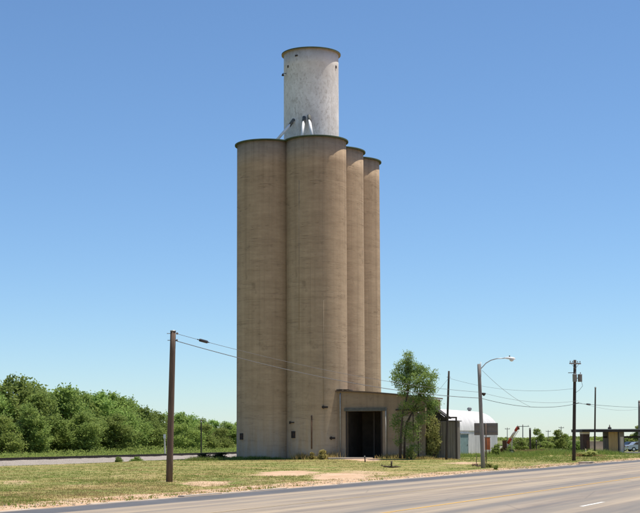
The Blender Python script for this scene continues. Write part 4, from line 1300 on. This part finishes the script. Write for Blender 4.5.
def place_tree(name, label, meshes, p, s, rot, cat="tree", group=None, sz=None, parts=("trunk", "crown")):
    o = thing(name, label, cat, p, group)
    o.scale = (s, s, sz or s); o.rotation_euler.z = rot
    for nm, me in zip(parts, meshes):
        c = bpy.data.objects.new(nm, me); col.objects.link(c); c.parent = o
    return o

H_ = 12.0
VAR = [tree_meshes(100 + k, H_, 10.5 if k % 2 else 9.0, 0.27, 11000) for k in range(5)]
VARP = [tree_meshes(140 + k, 8.0, 9.0, 0.25, 8000, mat='leaf_pale', low=0.06) for k in range(2)]
# measured crowns of the wood: pixel x, top row, depth, kind, label
WOOD = [
 (-14, 392, 222, 1, "dark crown cut by the picture's left edge"),
 (18, 375.5, 226, 0, "tallest rounded dark green tree of the wood, near the left edge"),
 (2, 416, 208, 'p', "low yellow green bushy tree at the far left before the wood"),
 (39, 393, 224, 2, "tree filling the notch right of the tallest tree of the wood"),
 (62, 388, 232, 3, "broad tree second peak from the left in the wood"),
 (76, 392, 240, 4, "tree just right of the second peak of the wood"),
 (98, 392.5, 244, 0, "third peak of the wood, straight above the left bank shrub"),
 (113, 394, 250, 2, "tree of the wood between its third peak and the sloping end"),
 (127, 399, 256, 1, "tree of the wood where its skyline starts to fall"),
 (142, 408.5, 262, 3, "lower tree left of the thick pole in the wood"),
 (156, 412, 270, 4, "tree just left of the thick pole at the wood's lower end"),
 (180, 412.5, 300, 0, "dark rounded tree just right of the thick pole"),
 (192, 415.5, 310, 1, "dark tree second right of the thick pole, behind paler ones"),
 (186, 424, 262, 'p', "pale green bushy tree in front, right of the thick pole"),
 (207, 424, 268, 'p', "pale green bushy tree behind the thin dark pole"),
 (213, 420.5, 320, 2, "distant tree halfway from the thick pole to the silos"),
 (227, 422, 320, 4, "distant tree just left of the silos"),
 (240, 423, 326, 3, "distant tree half hidden by the left silo"),
 (224, 428, 280, 'p', "low pale tree beside the left silo's edge"),
 (52, 402, 262, 1, "hidden back tree behind the wood's second peak"),
 (88, 401, 270, 3, "hidden back tree between the wood's middle peaks"),
 (146, 414, 300, 2, "back tree showing over the wood's lower end"),
 (26, 404, 212, 2, "front tree at the wood's edge under the tallest crown"),
 (84, 412, 226, 1, "front tree at the wood's edge right of its second peak"),
 (116, 414, 236, 4, "front tree at the wood's edge above the bank shrubs"),
 (30, 383, 238, 3, "tree on the right shoulder of the tallest tree of the wood"),
 (50, 393, 236, 0, "tree in the dip before the wood's second peak"),
 (70, 390.5, 248, 1, "tree joined to the right of the wood's second peak"),
 (87, 394, 252, 2, "tree in the shallow dip left of the wood's third peak"),
 (106, 394.5, 262, 3, "tree on the right shoulder of the wood's third peak"),
 (134, 404, 280, 0, "back tree on the falling skyline of the wood"),
 (170, 413, 300, 1, "tree right behind the thick pole"),
 (200, 419, 330, 4, "back tree above the thin dark pole"),
]
r0 = np.random.default_rng(3)
for i, (px, top, Y, kd, lab) in enumerate(WOOD):
    if lab is None: continue
    p = at_depth(px, 450, Y); p.z = float(height(p.x, p.y)) - 0.1
    hgt = at_depth(px, top, Y).z - p.z
    if kd == 'p':
        s = hgt / 8.1
        place_tree("bushy_tree", lab, VARP[i % 2], p, s * 1.05, r0.uniform(0, 6.28), group="trees of the wood beyond the railway", sz=s)
    else:
        s = hgt / (H_ * 1.0)
        wide = max(s, 0.72)
        place_tree("broadleaf_tree", lab, VAR[kd], p, wide, r0.uniform(0, 6.28), group="trees of the wood beyond the railway", sz=s)

# undergrowth strip at the wood's foot
def strip_cards(name, label, n, samp, leaf, mat, seed, kind="stuff", aspect=0.5):
    r = np.random.default_rng(seed)
    pts = samp(r, n)
    v, f = leaf_cards(pts, leaf, r, aspect)
    return tag(link(name, mesh_from_np(name, v, f, M[mat])), label, kind=kind)
def samp_under(r, n):
    t = r.uniform(-30, 260, n); s = 9 + 22 * r.uniform(0, 1, n) ** 1.5 + t * 0.02
    x = RAIL0.x + U.x * t + RAILN.x * s; y = RAIL0.y + U.y * t + RAILN.y * s
    hmax = 0.35 + sstep(12, 30, s) * 1.5
    z = height(x, y) + r.uniform(0, 1, n) ** 1.3 * hmax * (0.6 + 0.5 * fbm(x, y, 5.0))
    return np.stack([x, y, z], 1)
strip_cards("undergrowth", "light green weeds at the foot of the wood beyond the railway", 60000, samp_under, 0.17, 'leaf_pale', 21)

def samp_far(r, n):
    x = r.uniform(-700, 1100, n); y = 1150 + 0.05 * x + r.uniform(0, 60, n)
    top = 3.7 + 1.4 * fbm(x, y * 0 + 3, 60.0) + 0.9 * fbm(x, y * 0 + 9, 17.0)
    z = -0.3 + r.uniform(0, 1, n) ** 0.7 * np.clip(top, 2.0, 9)
    return np.stack([x, y, z], 1)
strip_cards("far_woods", "low faraway belt of trees along the horizon", 60000, samp_far, 0.9, 'leaf_pale', 22, aspect=0.8)

def shrub_meshes(seed, h, w, leaf, n, mat):
    r = np.random.default_rng(seed)
    lobes = []
    for k in range(7):
        a = r.uniform(0, 6.28); o = w * 0.28 * r.uniform(0.2, 1)
        lobes.append(((o * math.cos(a), o * math.sin(a), h * (0.2 + 0.6 * ((k * 0.37) % 1))), (w * .27, w * .27, h * .26), 1 / 7))
    pts = crown_points(r, lobes, n, clump=w * 0.05)
    pts[:, 2] = np.clip(pts[:, 2], 0.03, None)
    v, f = leaf_cards(pts, leaf, r)
    q = MB()
    for k in range(6):
        a = r.uniform(0, 6.28)
        q.tube([(0.05 * math.cos(a), 0.05 * math.sin(a), -0.1), (w * .14 * math.cos(a), w * .14 * math.sin(a), h * .4), (w * .3 * math.cos(a), w * .3 * math.sin(a), h * .85)], [0.03 * h, 0.02 * h, 0.006 * h], 6)
    me = bpy.data.meshes.new("stem")
    me.from_pydata(q.v, [], q.f); me.materials.append(M['bark']); me.update()
    return me, mesh_from_np("foliage", v, f, M[mat])
SH = {m: shrub_meshes(60 + i, 1.0, 1.2, 0.055, 2600, m) for i, m in enumerate(('leaf_far', 'leaf_yellow', 'leaf_elm', 'leaf_dark', 'leaf_pale', 'straw'))}
SHL = {m: shrub_meshes(80 + i, 4.0, 4.2, 0.13, 4200, m) for i, m in enumerate(('leaf_far', 'leaf_yellow', 'leaf_elm', 'leaf_pale'))}
def shrub(px, py_base, top, wpx, mat, label, depth=None, big=False, group=None, z=None, name="shrub"):
    if depth is None: p = on_ground(px, py_base)
    else:
        p = at_depth(px, py_base, depth); p.z = hz(p) if z is None else z
    hgt = max(0.15, at_depth(px, top, p.y).z - p.z)
    w = wpx / F * p.y
    me = SHL[mat] if big else SH[mat]
    b = 4.0 if big else 1.0
    return place_tree(name, label, me, p, w / (4.2 if big else 1.2), random.uniform(0, 6.28), "shrub", group, hgt / b * 1.05, ("stem", "foliage"))
shrub(118.8, 463, 456.8, 10, 'leaf_far', "round green shrub on the gravel bank, the left one of two", depth=149, z=-0.55)
shrub(137, 462.5, 456.6, 14, 'leaf_far', "flat green shrub on the gravel bank beside the thick pole", depth=153, z=-0.55)
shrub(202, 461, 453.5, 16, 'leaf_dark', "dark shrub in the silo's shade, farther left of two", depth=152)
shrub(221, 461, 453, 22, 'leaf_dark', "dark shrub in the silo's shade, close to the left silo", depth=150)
shrub(433, 456.8, 415, 26, 'leaf_yellow', "tall yellow green bush against the lean-to, right of the elm", depth=139.5, big=True)
shrub(411, 457, 447, 11, 'leaf_yellow', "low yellow green brush between the elm trunks and the dark upright post", depth=137.8)
shrub(312, 459.5, 452.5, 8, 'straw', "pale weedy bush at the foot of the front silo", depth=139.5)
shrub(323, 459.5, 450, 13, 'straw', "larger straw coloured bush at the silo's foot near the shed", depth=138.5)
shrub(496, 455, 444.5, 13, 'leaf_pale', "green weeds clump below the sign, before the white hut", depth=164)
shrub(508, 454, 443, 16, 'leaf_far', "green bush around the red auger's foot", depth=176)
shrub(522, 452, 437.5, 20, 'leaf_pale', "rounded light bush behind the auger", depth=200, big=True)
shrub(545, 452, 441, 24, 'leaf_pale', "low green bush between the two small trees on the right", depth=200, big=True)
shrub(577, 450, 441, 14, 'leaf_far', "green bush against the block wall end", depth=196)
shrub(490, 467.5, 462.5, 9, 'leaf_yellow', "small green weed clump right of the street lamp's foot")
shrub(588, 459, 450.5, 20, 'leaf_yellow', "dry brown weed patch between the transformer pole and the slim pole", depth=160, name="weed_clump")
shrub(496, 469.6, 465, 7, 'leaf_pale', "low weed clump beside the kerb right of the street lamp")

SMT = [tree_meshes(200 + k, 6.0, 4.6, 0.2, 3800, nl=6, mat='leaf_pale' if k else 'leaf_far', low=0.12) for k in range(2)]
def rtree(px, top, Y, k, lab, wid=1.0):
    p = at_depth(px, 450, Y); p.z = hz(p) if Y < 220 else 0
    s = (at_depth(px, top, Y).z - p.z) / 6.1
    place_tree("small_tree", lab, SMT[k], p, s * wid, random.uniform(0, 6), group="small trees in the field on the right", sz=s)
rtree(537.5, 427.8, 205, 1, "small light tree just right of the tall short post", 0.8)
rtree(558, 429, 210, 1, "broad light green small tree left of the transformer pole", 1.1)
rtree(567, 433.5, 214, 0, "lower green tree just left of the transformer pole", 0.9)
rtree(529, 438, 240, 1, "distant dark tree behind the short posts", 1.2)
rtree(515, 438.5, 250, 1, "distant dark tree behind the red auger", 1.2)
rtree(549, 438.5, 260, 1, "distant dark tree between the two small light trees", 1.3)
rtree(641, 424, 250, 1, "light green tree behind the canopy at the picture's right edge", 1.3)
rtree(628, 437.5, 270, 0, "green tree seen under the canopy behind the cars", 1.6)
rtree(606, 437.5, 275, 0, "distant green tree above the block wall behind the canopy", 1.6)

# the airy elm before the shed
def elm():
    r = np.random.default_rng(11)
    Y = 137.2
    b = at_depth(401.5, 457, Y); b.z = hz(b)
    o = thing("elm_tree", "airy young elm with two bare trunks in front of the shed", "tree", b)
    def P(px, py, dy=0.0): return at_depth(px, py, Y + dy)
    t1 = [P(400.2, 458.5), P(400.6, 440), P(402.5, 415), P(408, 392), P(411, 375), P(409, 358)]
    MB().tube(t1, [0.15, 0.12, 0.10, 0.08, 0.05, 0.02], 9).build("trunk", M['bark'], o)
    t2 = [P(404.3, 458.5, .5), P(404.6, 440, .5), P(407, 422, .5), P(413, 411, .4), P(419, 398, .2), P(424, 380, 0)]
    MB().tube(t2, [0.12, 0.10, 0.09, 0.075, 0.055, 0.02], 9).build("trunk", M['bark'], o)
    q = MB()
    lob = []
    spec = [(408, 358, 5, 6, 1.3), (404, 368, 8, 8, 2.6), (413, 369, 8, 7, 2.4), (400, 380, 7, 8, 1.9), (411, 381, 9, 8, 2.6), (421, 373, 8, 8, 2.2), (428, 380, 8, 8, 2.3), (420, 387, 8, 7, 1.8),
            (404, 392, 7, 5, 1.0), (431, 389, 6, 5, 1.0), (424, 396, 8, 4.5, 1.0), (430, 402, 8, 6, 1.1), (436, 405, 4.5, 5, 0.7), (414, 399, 8, 4.5, 0.8), (407, 404, 6, 5, 0.5), (396, 373, 3, 4, 0.5), (434, 376, 3, 5, 0.4), (418, 407, 8, 5, 0.6), (396, 422, 6, 10, 1.1), (407, 428, 6, 11, 0.9), (413, 432, 7, 11, 1.3), (422, 418, 6, 7, .9), (430, 413, 7, 6, .35), (399, 440, 4, 8, .4), (414, 446, 6, 6, .6), (402, 411, 7, 5, .6)]
    k = F / Y
    for (px, py, rx, ry, wgt) in spec:
        dy = r.uniform(-1.0, 1.0)
        c = P(px, py, dy)
        lob.append(((c.x - b.x, c.y - b.y, c.z - b.z), (rx / k, rx / k * 0.9, ry / k), wgt))
        src = Vector(t1[3] if px < 412 else t2[4])
        if py < 396:
            src = src if c.z > src.z else Vector(t1[2])
        else: src = Vector(t2[3])
        m = src.lerp(c, 0.5) + Zv * 0.15
        q.tube([src, m, c], [0.05, 0.03, 0.01], 6)
    q.build("branch", M['bark'], o)
    tot = sum(l[2] for l in lob)
    pts = crown_points(r, [(c, rd, w / tot) for c, rd, w in lob], 18500, clump=0.19)
    v, f = leaf_cards(pts, 0.088, r, 0.5)
    c = bpy.data.objects.new("crown", mesh_from_np("crown", v, f, M['leaf_elm'])); col.objects.link(c); c.parent = o
elm()

# ------------------------------------------------------------------ grass and weeds (stuff)
def blades(name, label, pos, h, wdt, mat, seed, per=4, spread=0.08):
    r = np.random.default_rng(seed)
    n = len(pos)
    P = np.repeat(pos, per, 0); hh = np.repeat(h, per) * r.uniform(0.5, 1.25, n * per); ww = np.repeat(wdt, per)
    P[:, :2] += r.normal(0, spread, (n * per, 2))
    a = r.uniform(0, 6.28, n * per)
    dx, dy = np.cos(a) * ww, np.sin(a) * ww
    lean = r.normal(0, 0.45, (n * per, 2)) * hh[:, None]
    v = np.empty((n * per, 3, 3))
    v[:, 0] = P + np.stack([-dx, -dy, -0.02 + 0 * dx], 1)
    v[:, 1] = P + np.stack([dx, dy, -0.02 + 0 * dx], 1)
    v[:, 2] = P + np.stack([lean[:, 0], lean[:, 1], hh], 1)
    f = np.arange(n * per * 3).reshape(-1, 3)
    return tag(link(name, mesh_from_np(name, v.reshape(-1, 3), f, M[mat])), label, kind="stuff")

def view_points(r, n, x0, x1, y0, y1):
    """ground points, spread evenly over what can be seen of the lawn"""
    px = r.uniform(x0, x1, n); py = r.uniform(y0, y1, n)
    d = np.array(CAM3)
    v = np.stack([(px - 320) / F, -(py - PY) / F, -np.ones(n)], 1) @ d.T
    t = (0 - EYE.z) / v[:, 2]
    return np.stack([v[:, 0] * t, v[:, 1] * t], 1)

def lawn():
    r = np.random.default_rng(77)
    xy = np.concatenate([view_points(r, 95000, -25, 665, 456, 513), view_points(r, 18000, -20, 665, 450.5, 462)])
    # random scatter of the same area for views from the side
    xy = np.concatenate([xy, np.stack([r.uniform(-45, 50, 14000), r.uniform(40, 180, 14000)], 1)])
    x, y = xy[:, 0], xy[:, 1]
    rs = (x - E1.x) * RN.x + (y - E1.y) * RN.y
    s = (x - RAIL0.x) * RAILN.x + (y - RAIL0.y) * RAILN.y
    d = dirt(x, y)
    clump = fbm(x, y, 1.6)
    keep = (rs < -0.35) & (s < -2.9) & (r.uniform(0, 1, len(x)) > d * 1.15) & (r.uniform(0, 1, len(x)) < 0.55 + 0.6 * clump + 0.2) & (y < 330)
    for i in range(3):
        for j in range(2):
            c = silo_c(i, j); keep &= np.hypot(x - c.x, y - c.y) > SR + 0.05
    a_ = (x - A0.x) * W.x + (y - A0.y) * W.y; d_ = (x - A0.x) * U.x + (y - A0.y) * U.y
    keep &= ~((a_ > -0.2) & (a_ < WL + 0.2) & (d_ > -0.15) & (d_ < DEP))
    keep &= ~((((a_ - 1.7) / 2.4) ** 2 + ((d_ + 1.6) / 1.6) ** 2) < 1)
    keep &= ~((x > cx(598)) & (y > CY - 2.4))
    x, y = x[keep], y[keep]
    Y = y
    tall = 1 + 1.3 * sstep(10, 24, x) * sstep(120, 150, y)
    h = (0.034 + 0.045 * r.uniform(0, 1, len(x)) ** 3 + 0.02 * fbm(x, y, 2.5)) * tall
    h = np.clip(h, 0.02, 0.3)
    w = 0.007 + Y * 0.00012
    pos = np.stack([x, y, height(x, y)], 1)
    g = (fbm(x, y, 7.0) + 0.5 * fbm(x, y, 1.5) + r.normal(0, 0.22, len(x)))
    dry = g > 0.5
    lush = (~dry) & ((x > 12) & (y > 112) & (r.uniform(0, 1, len(x)) < 0.75) | (g < -0.6))
    rest = ~dry & ~lush
    blades("grass", "short yellow green lawn grass", pos[rest], h[rest], w[rest], 'grass_blade', 1)
    blades("dry_grass", "dry straw coloured grass in the lawn", pos[dry], h[dry], w[dry], 'dry_blade', 2)
    blades("green_weeds", "greener taller weeds in the field on the right", pos[lush], h[lush] * 1.15, w[lush], 'lush_blade', 3)
lawn()

def weeds_line(name, label, pts, n, width, h, mat, seed, per=5):
    r = np.random.default_rng(seed)
    k = r.integers(0, len(pts) - 1, n); f = r.uniform(0, 1, n)
    A = np.array([tuple(p)[:2] for p in pts])
    xy = A[k] + (A[k + 1] - A[k]) * f[:, None] + r.normal(0, width, (n, 2))
    z = height(xy[:, 0], xy[:, 1])
    hh = h * np.clip(0.55 + 0.7 * fbm(xy[:, 0], xy[:, 1], 1.2) + r.uniform(-.2, .3, n), 0.15, 1.8)
    blades(name, label, np.stack([xy[:, 0], xy[:, 1], z], 1), hh, np.full(n, 0.028), mat, seed, per)
def arc(c, r, a0, a1, n): return [c + Vector((math.cos(R(a0 + (a1 - a0) * k / n)) * r, math.sin(R(a0 + (a1 - a0) * k / n)) * r, 0)) for k in range(n + 1)]
weeds_line("silo_foot_weeds", "dark scrubby weeds along the foot of the silos", arc(c11, SR + 0.35, 170, 290, 8) + arc(c10, SR + 0.35, 230, 300, 6), 900, 0.18, 0.38, 'lush_blade', 31)
weeds_line("straw_weeds", "tall straw coloured weeds at the front silo's foot", [ground_at(301, 459.8), ground_at(314, 459.6), ground_at(332, 459.8)], 900, 0.45, 1.05, 'dry_blade', 32)
weeds_line("rust_weeds", "rusty dry weeds along the shed and lean-to", [shed(a_of(384), -0.5, 0), shed(WL, -0.7, 0), shed(WL + 0.6, -0.7, 0), shed(LA, -0.9, 0)], 1300, 0.45, 0.5, 'dry_blade', 33)
weeds_line("bank_weeds", "rusty weeds on the low bank behind the auger", [at_depth(508, 450, 176), at_depth(530, 450, 178), at_depth(545, 450, 180)], 1500, 1.1, 0.5, 'dry_blade', 34)
weeds_line("field_weeds", "tall green weeds in the field beyond the sign", [at_depth(478, 450, 158), at_depth(505, 450, 166), at_depth(545, 450, 174), at_depth(575, 450, 178), at_depth(600, 450, 178)], 4200, 2.6, 0.55, 'lush_blade', 35)
weeds_line("shade_weeds", "dark weeds in the shade left of the silos", [ground_at(190, 461), ground_at(212, 460.5), ground_at(236, 460)], 500, 0.6, 0.35, 'lush_blade', 36)
weeds_line("dry_stalks", "dry bleached stalks between the transformer pole and slim pole", [at_depth(579, 455, 160), at_depth(597, 455, 162)], 260, 0.5, 0.7, 'dry_blade', 37, 4)
weeds_line("verge_grass", "dry broken grass tufts on the bare verge", [road_pt(-12, -2.2), road_pt(20, -2.0), road_pt(60, -2.1), road_pt(110, -2.2)], 2600, 0.9, 0.045, 'dry_blade', 39, 5)
weeds_line("kerb_weeds", "tufts of weeds along the kerb", [road_pt(-10, -1.3), road_pt(20, -1.2), road_pt(60, -1.3), road_pt(110, -1.3)], 350, 0.45, 0.10, 'grass_blade', 38)

# small stones scattered on the dirt
def stones():
    r = np.random.default_rng(9)
    q = MB()
    for k in range(900):
        t = r.uniform(-12, 100); s = -abs(r.normal(0.9, 0.7)) - 0.3
        p = road_pt(t, s); p.z = hz(p)
        e = r.uniform(0.008, 0.03)
        q.obox(p + Zv * e * 0.3, Vector((e, e * r.normal() * .3, 0)), Vector((-e * .2, e * r.uniform(.5, 1), 0)), Vector((0, e * .1, e * .6)))
    tag(q.build("gravel", M['pad']), "loose pale stones on the dirt verge beside the kerb", kind="stuff")
stones()
if __name__ == "__main__":
    for nm, p in (("silo top", Vector((C1.x, C1.y - SR, TOPZ))), ("tower top", Vector((HC.x, HC.y - HR, HTOP))), ("silo base", Vector((C1.x, C1.y - SR, 0)))):
        print(nm, [round(v, 1) for v in project(p)])
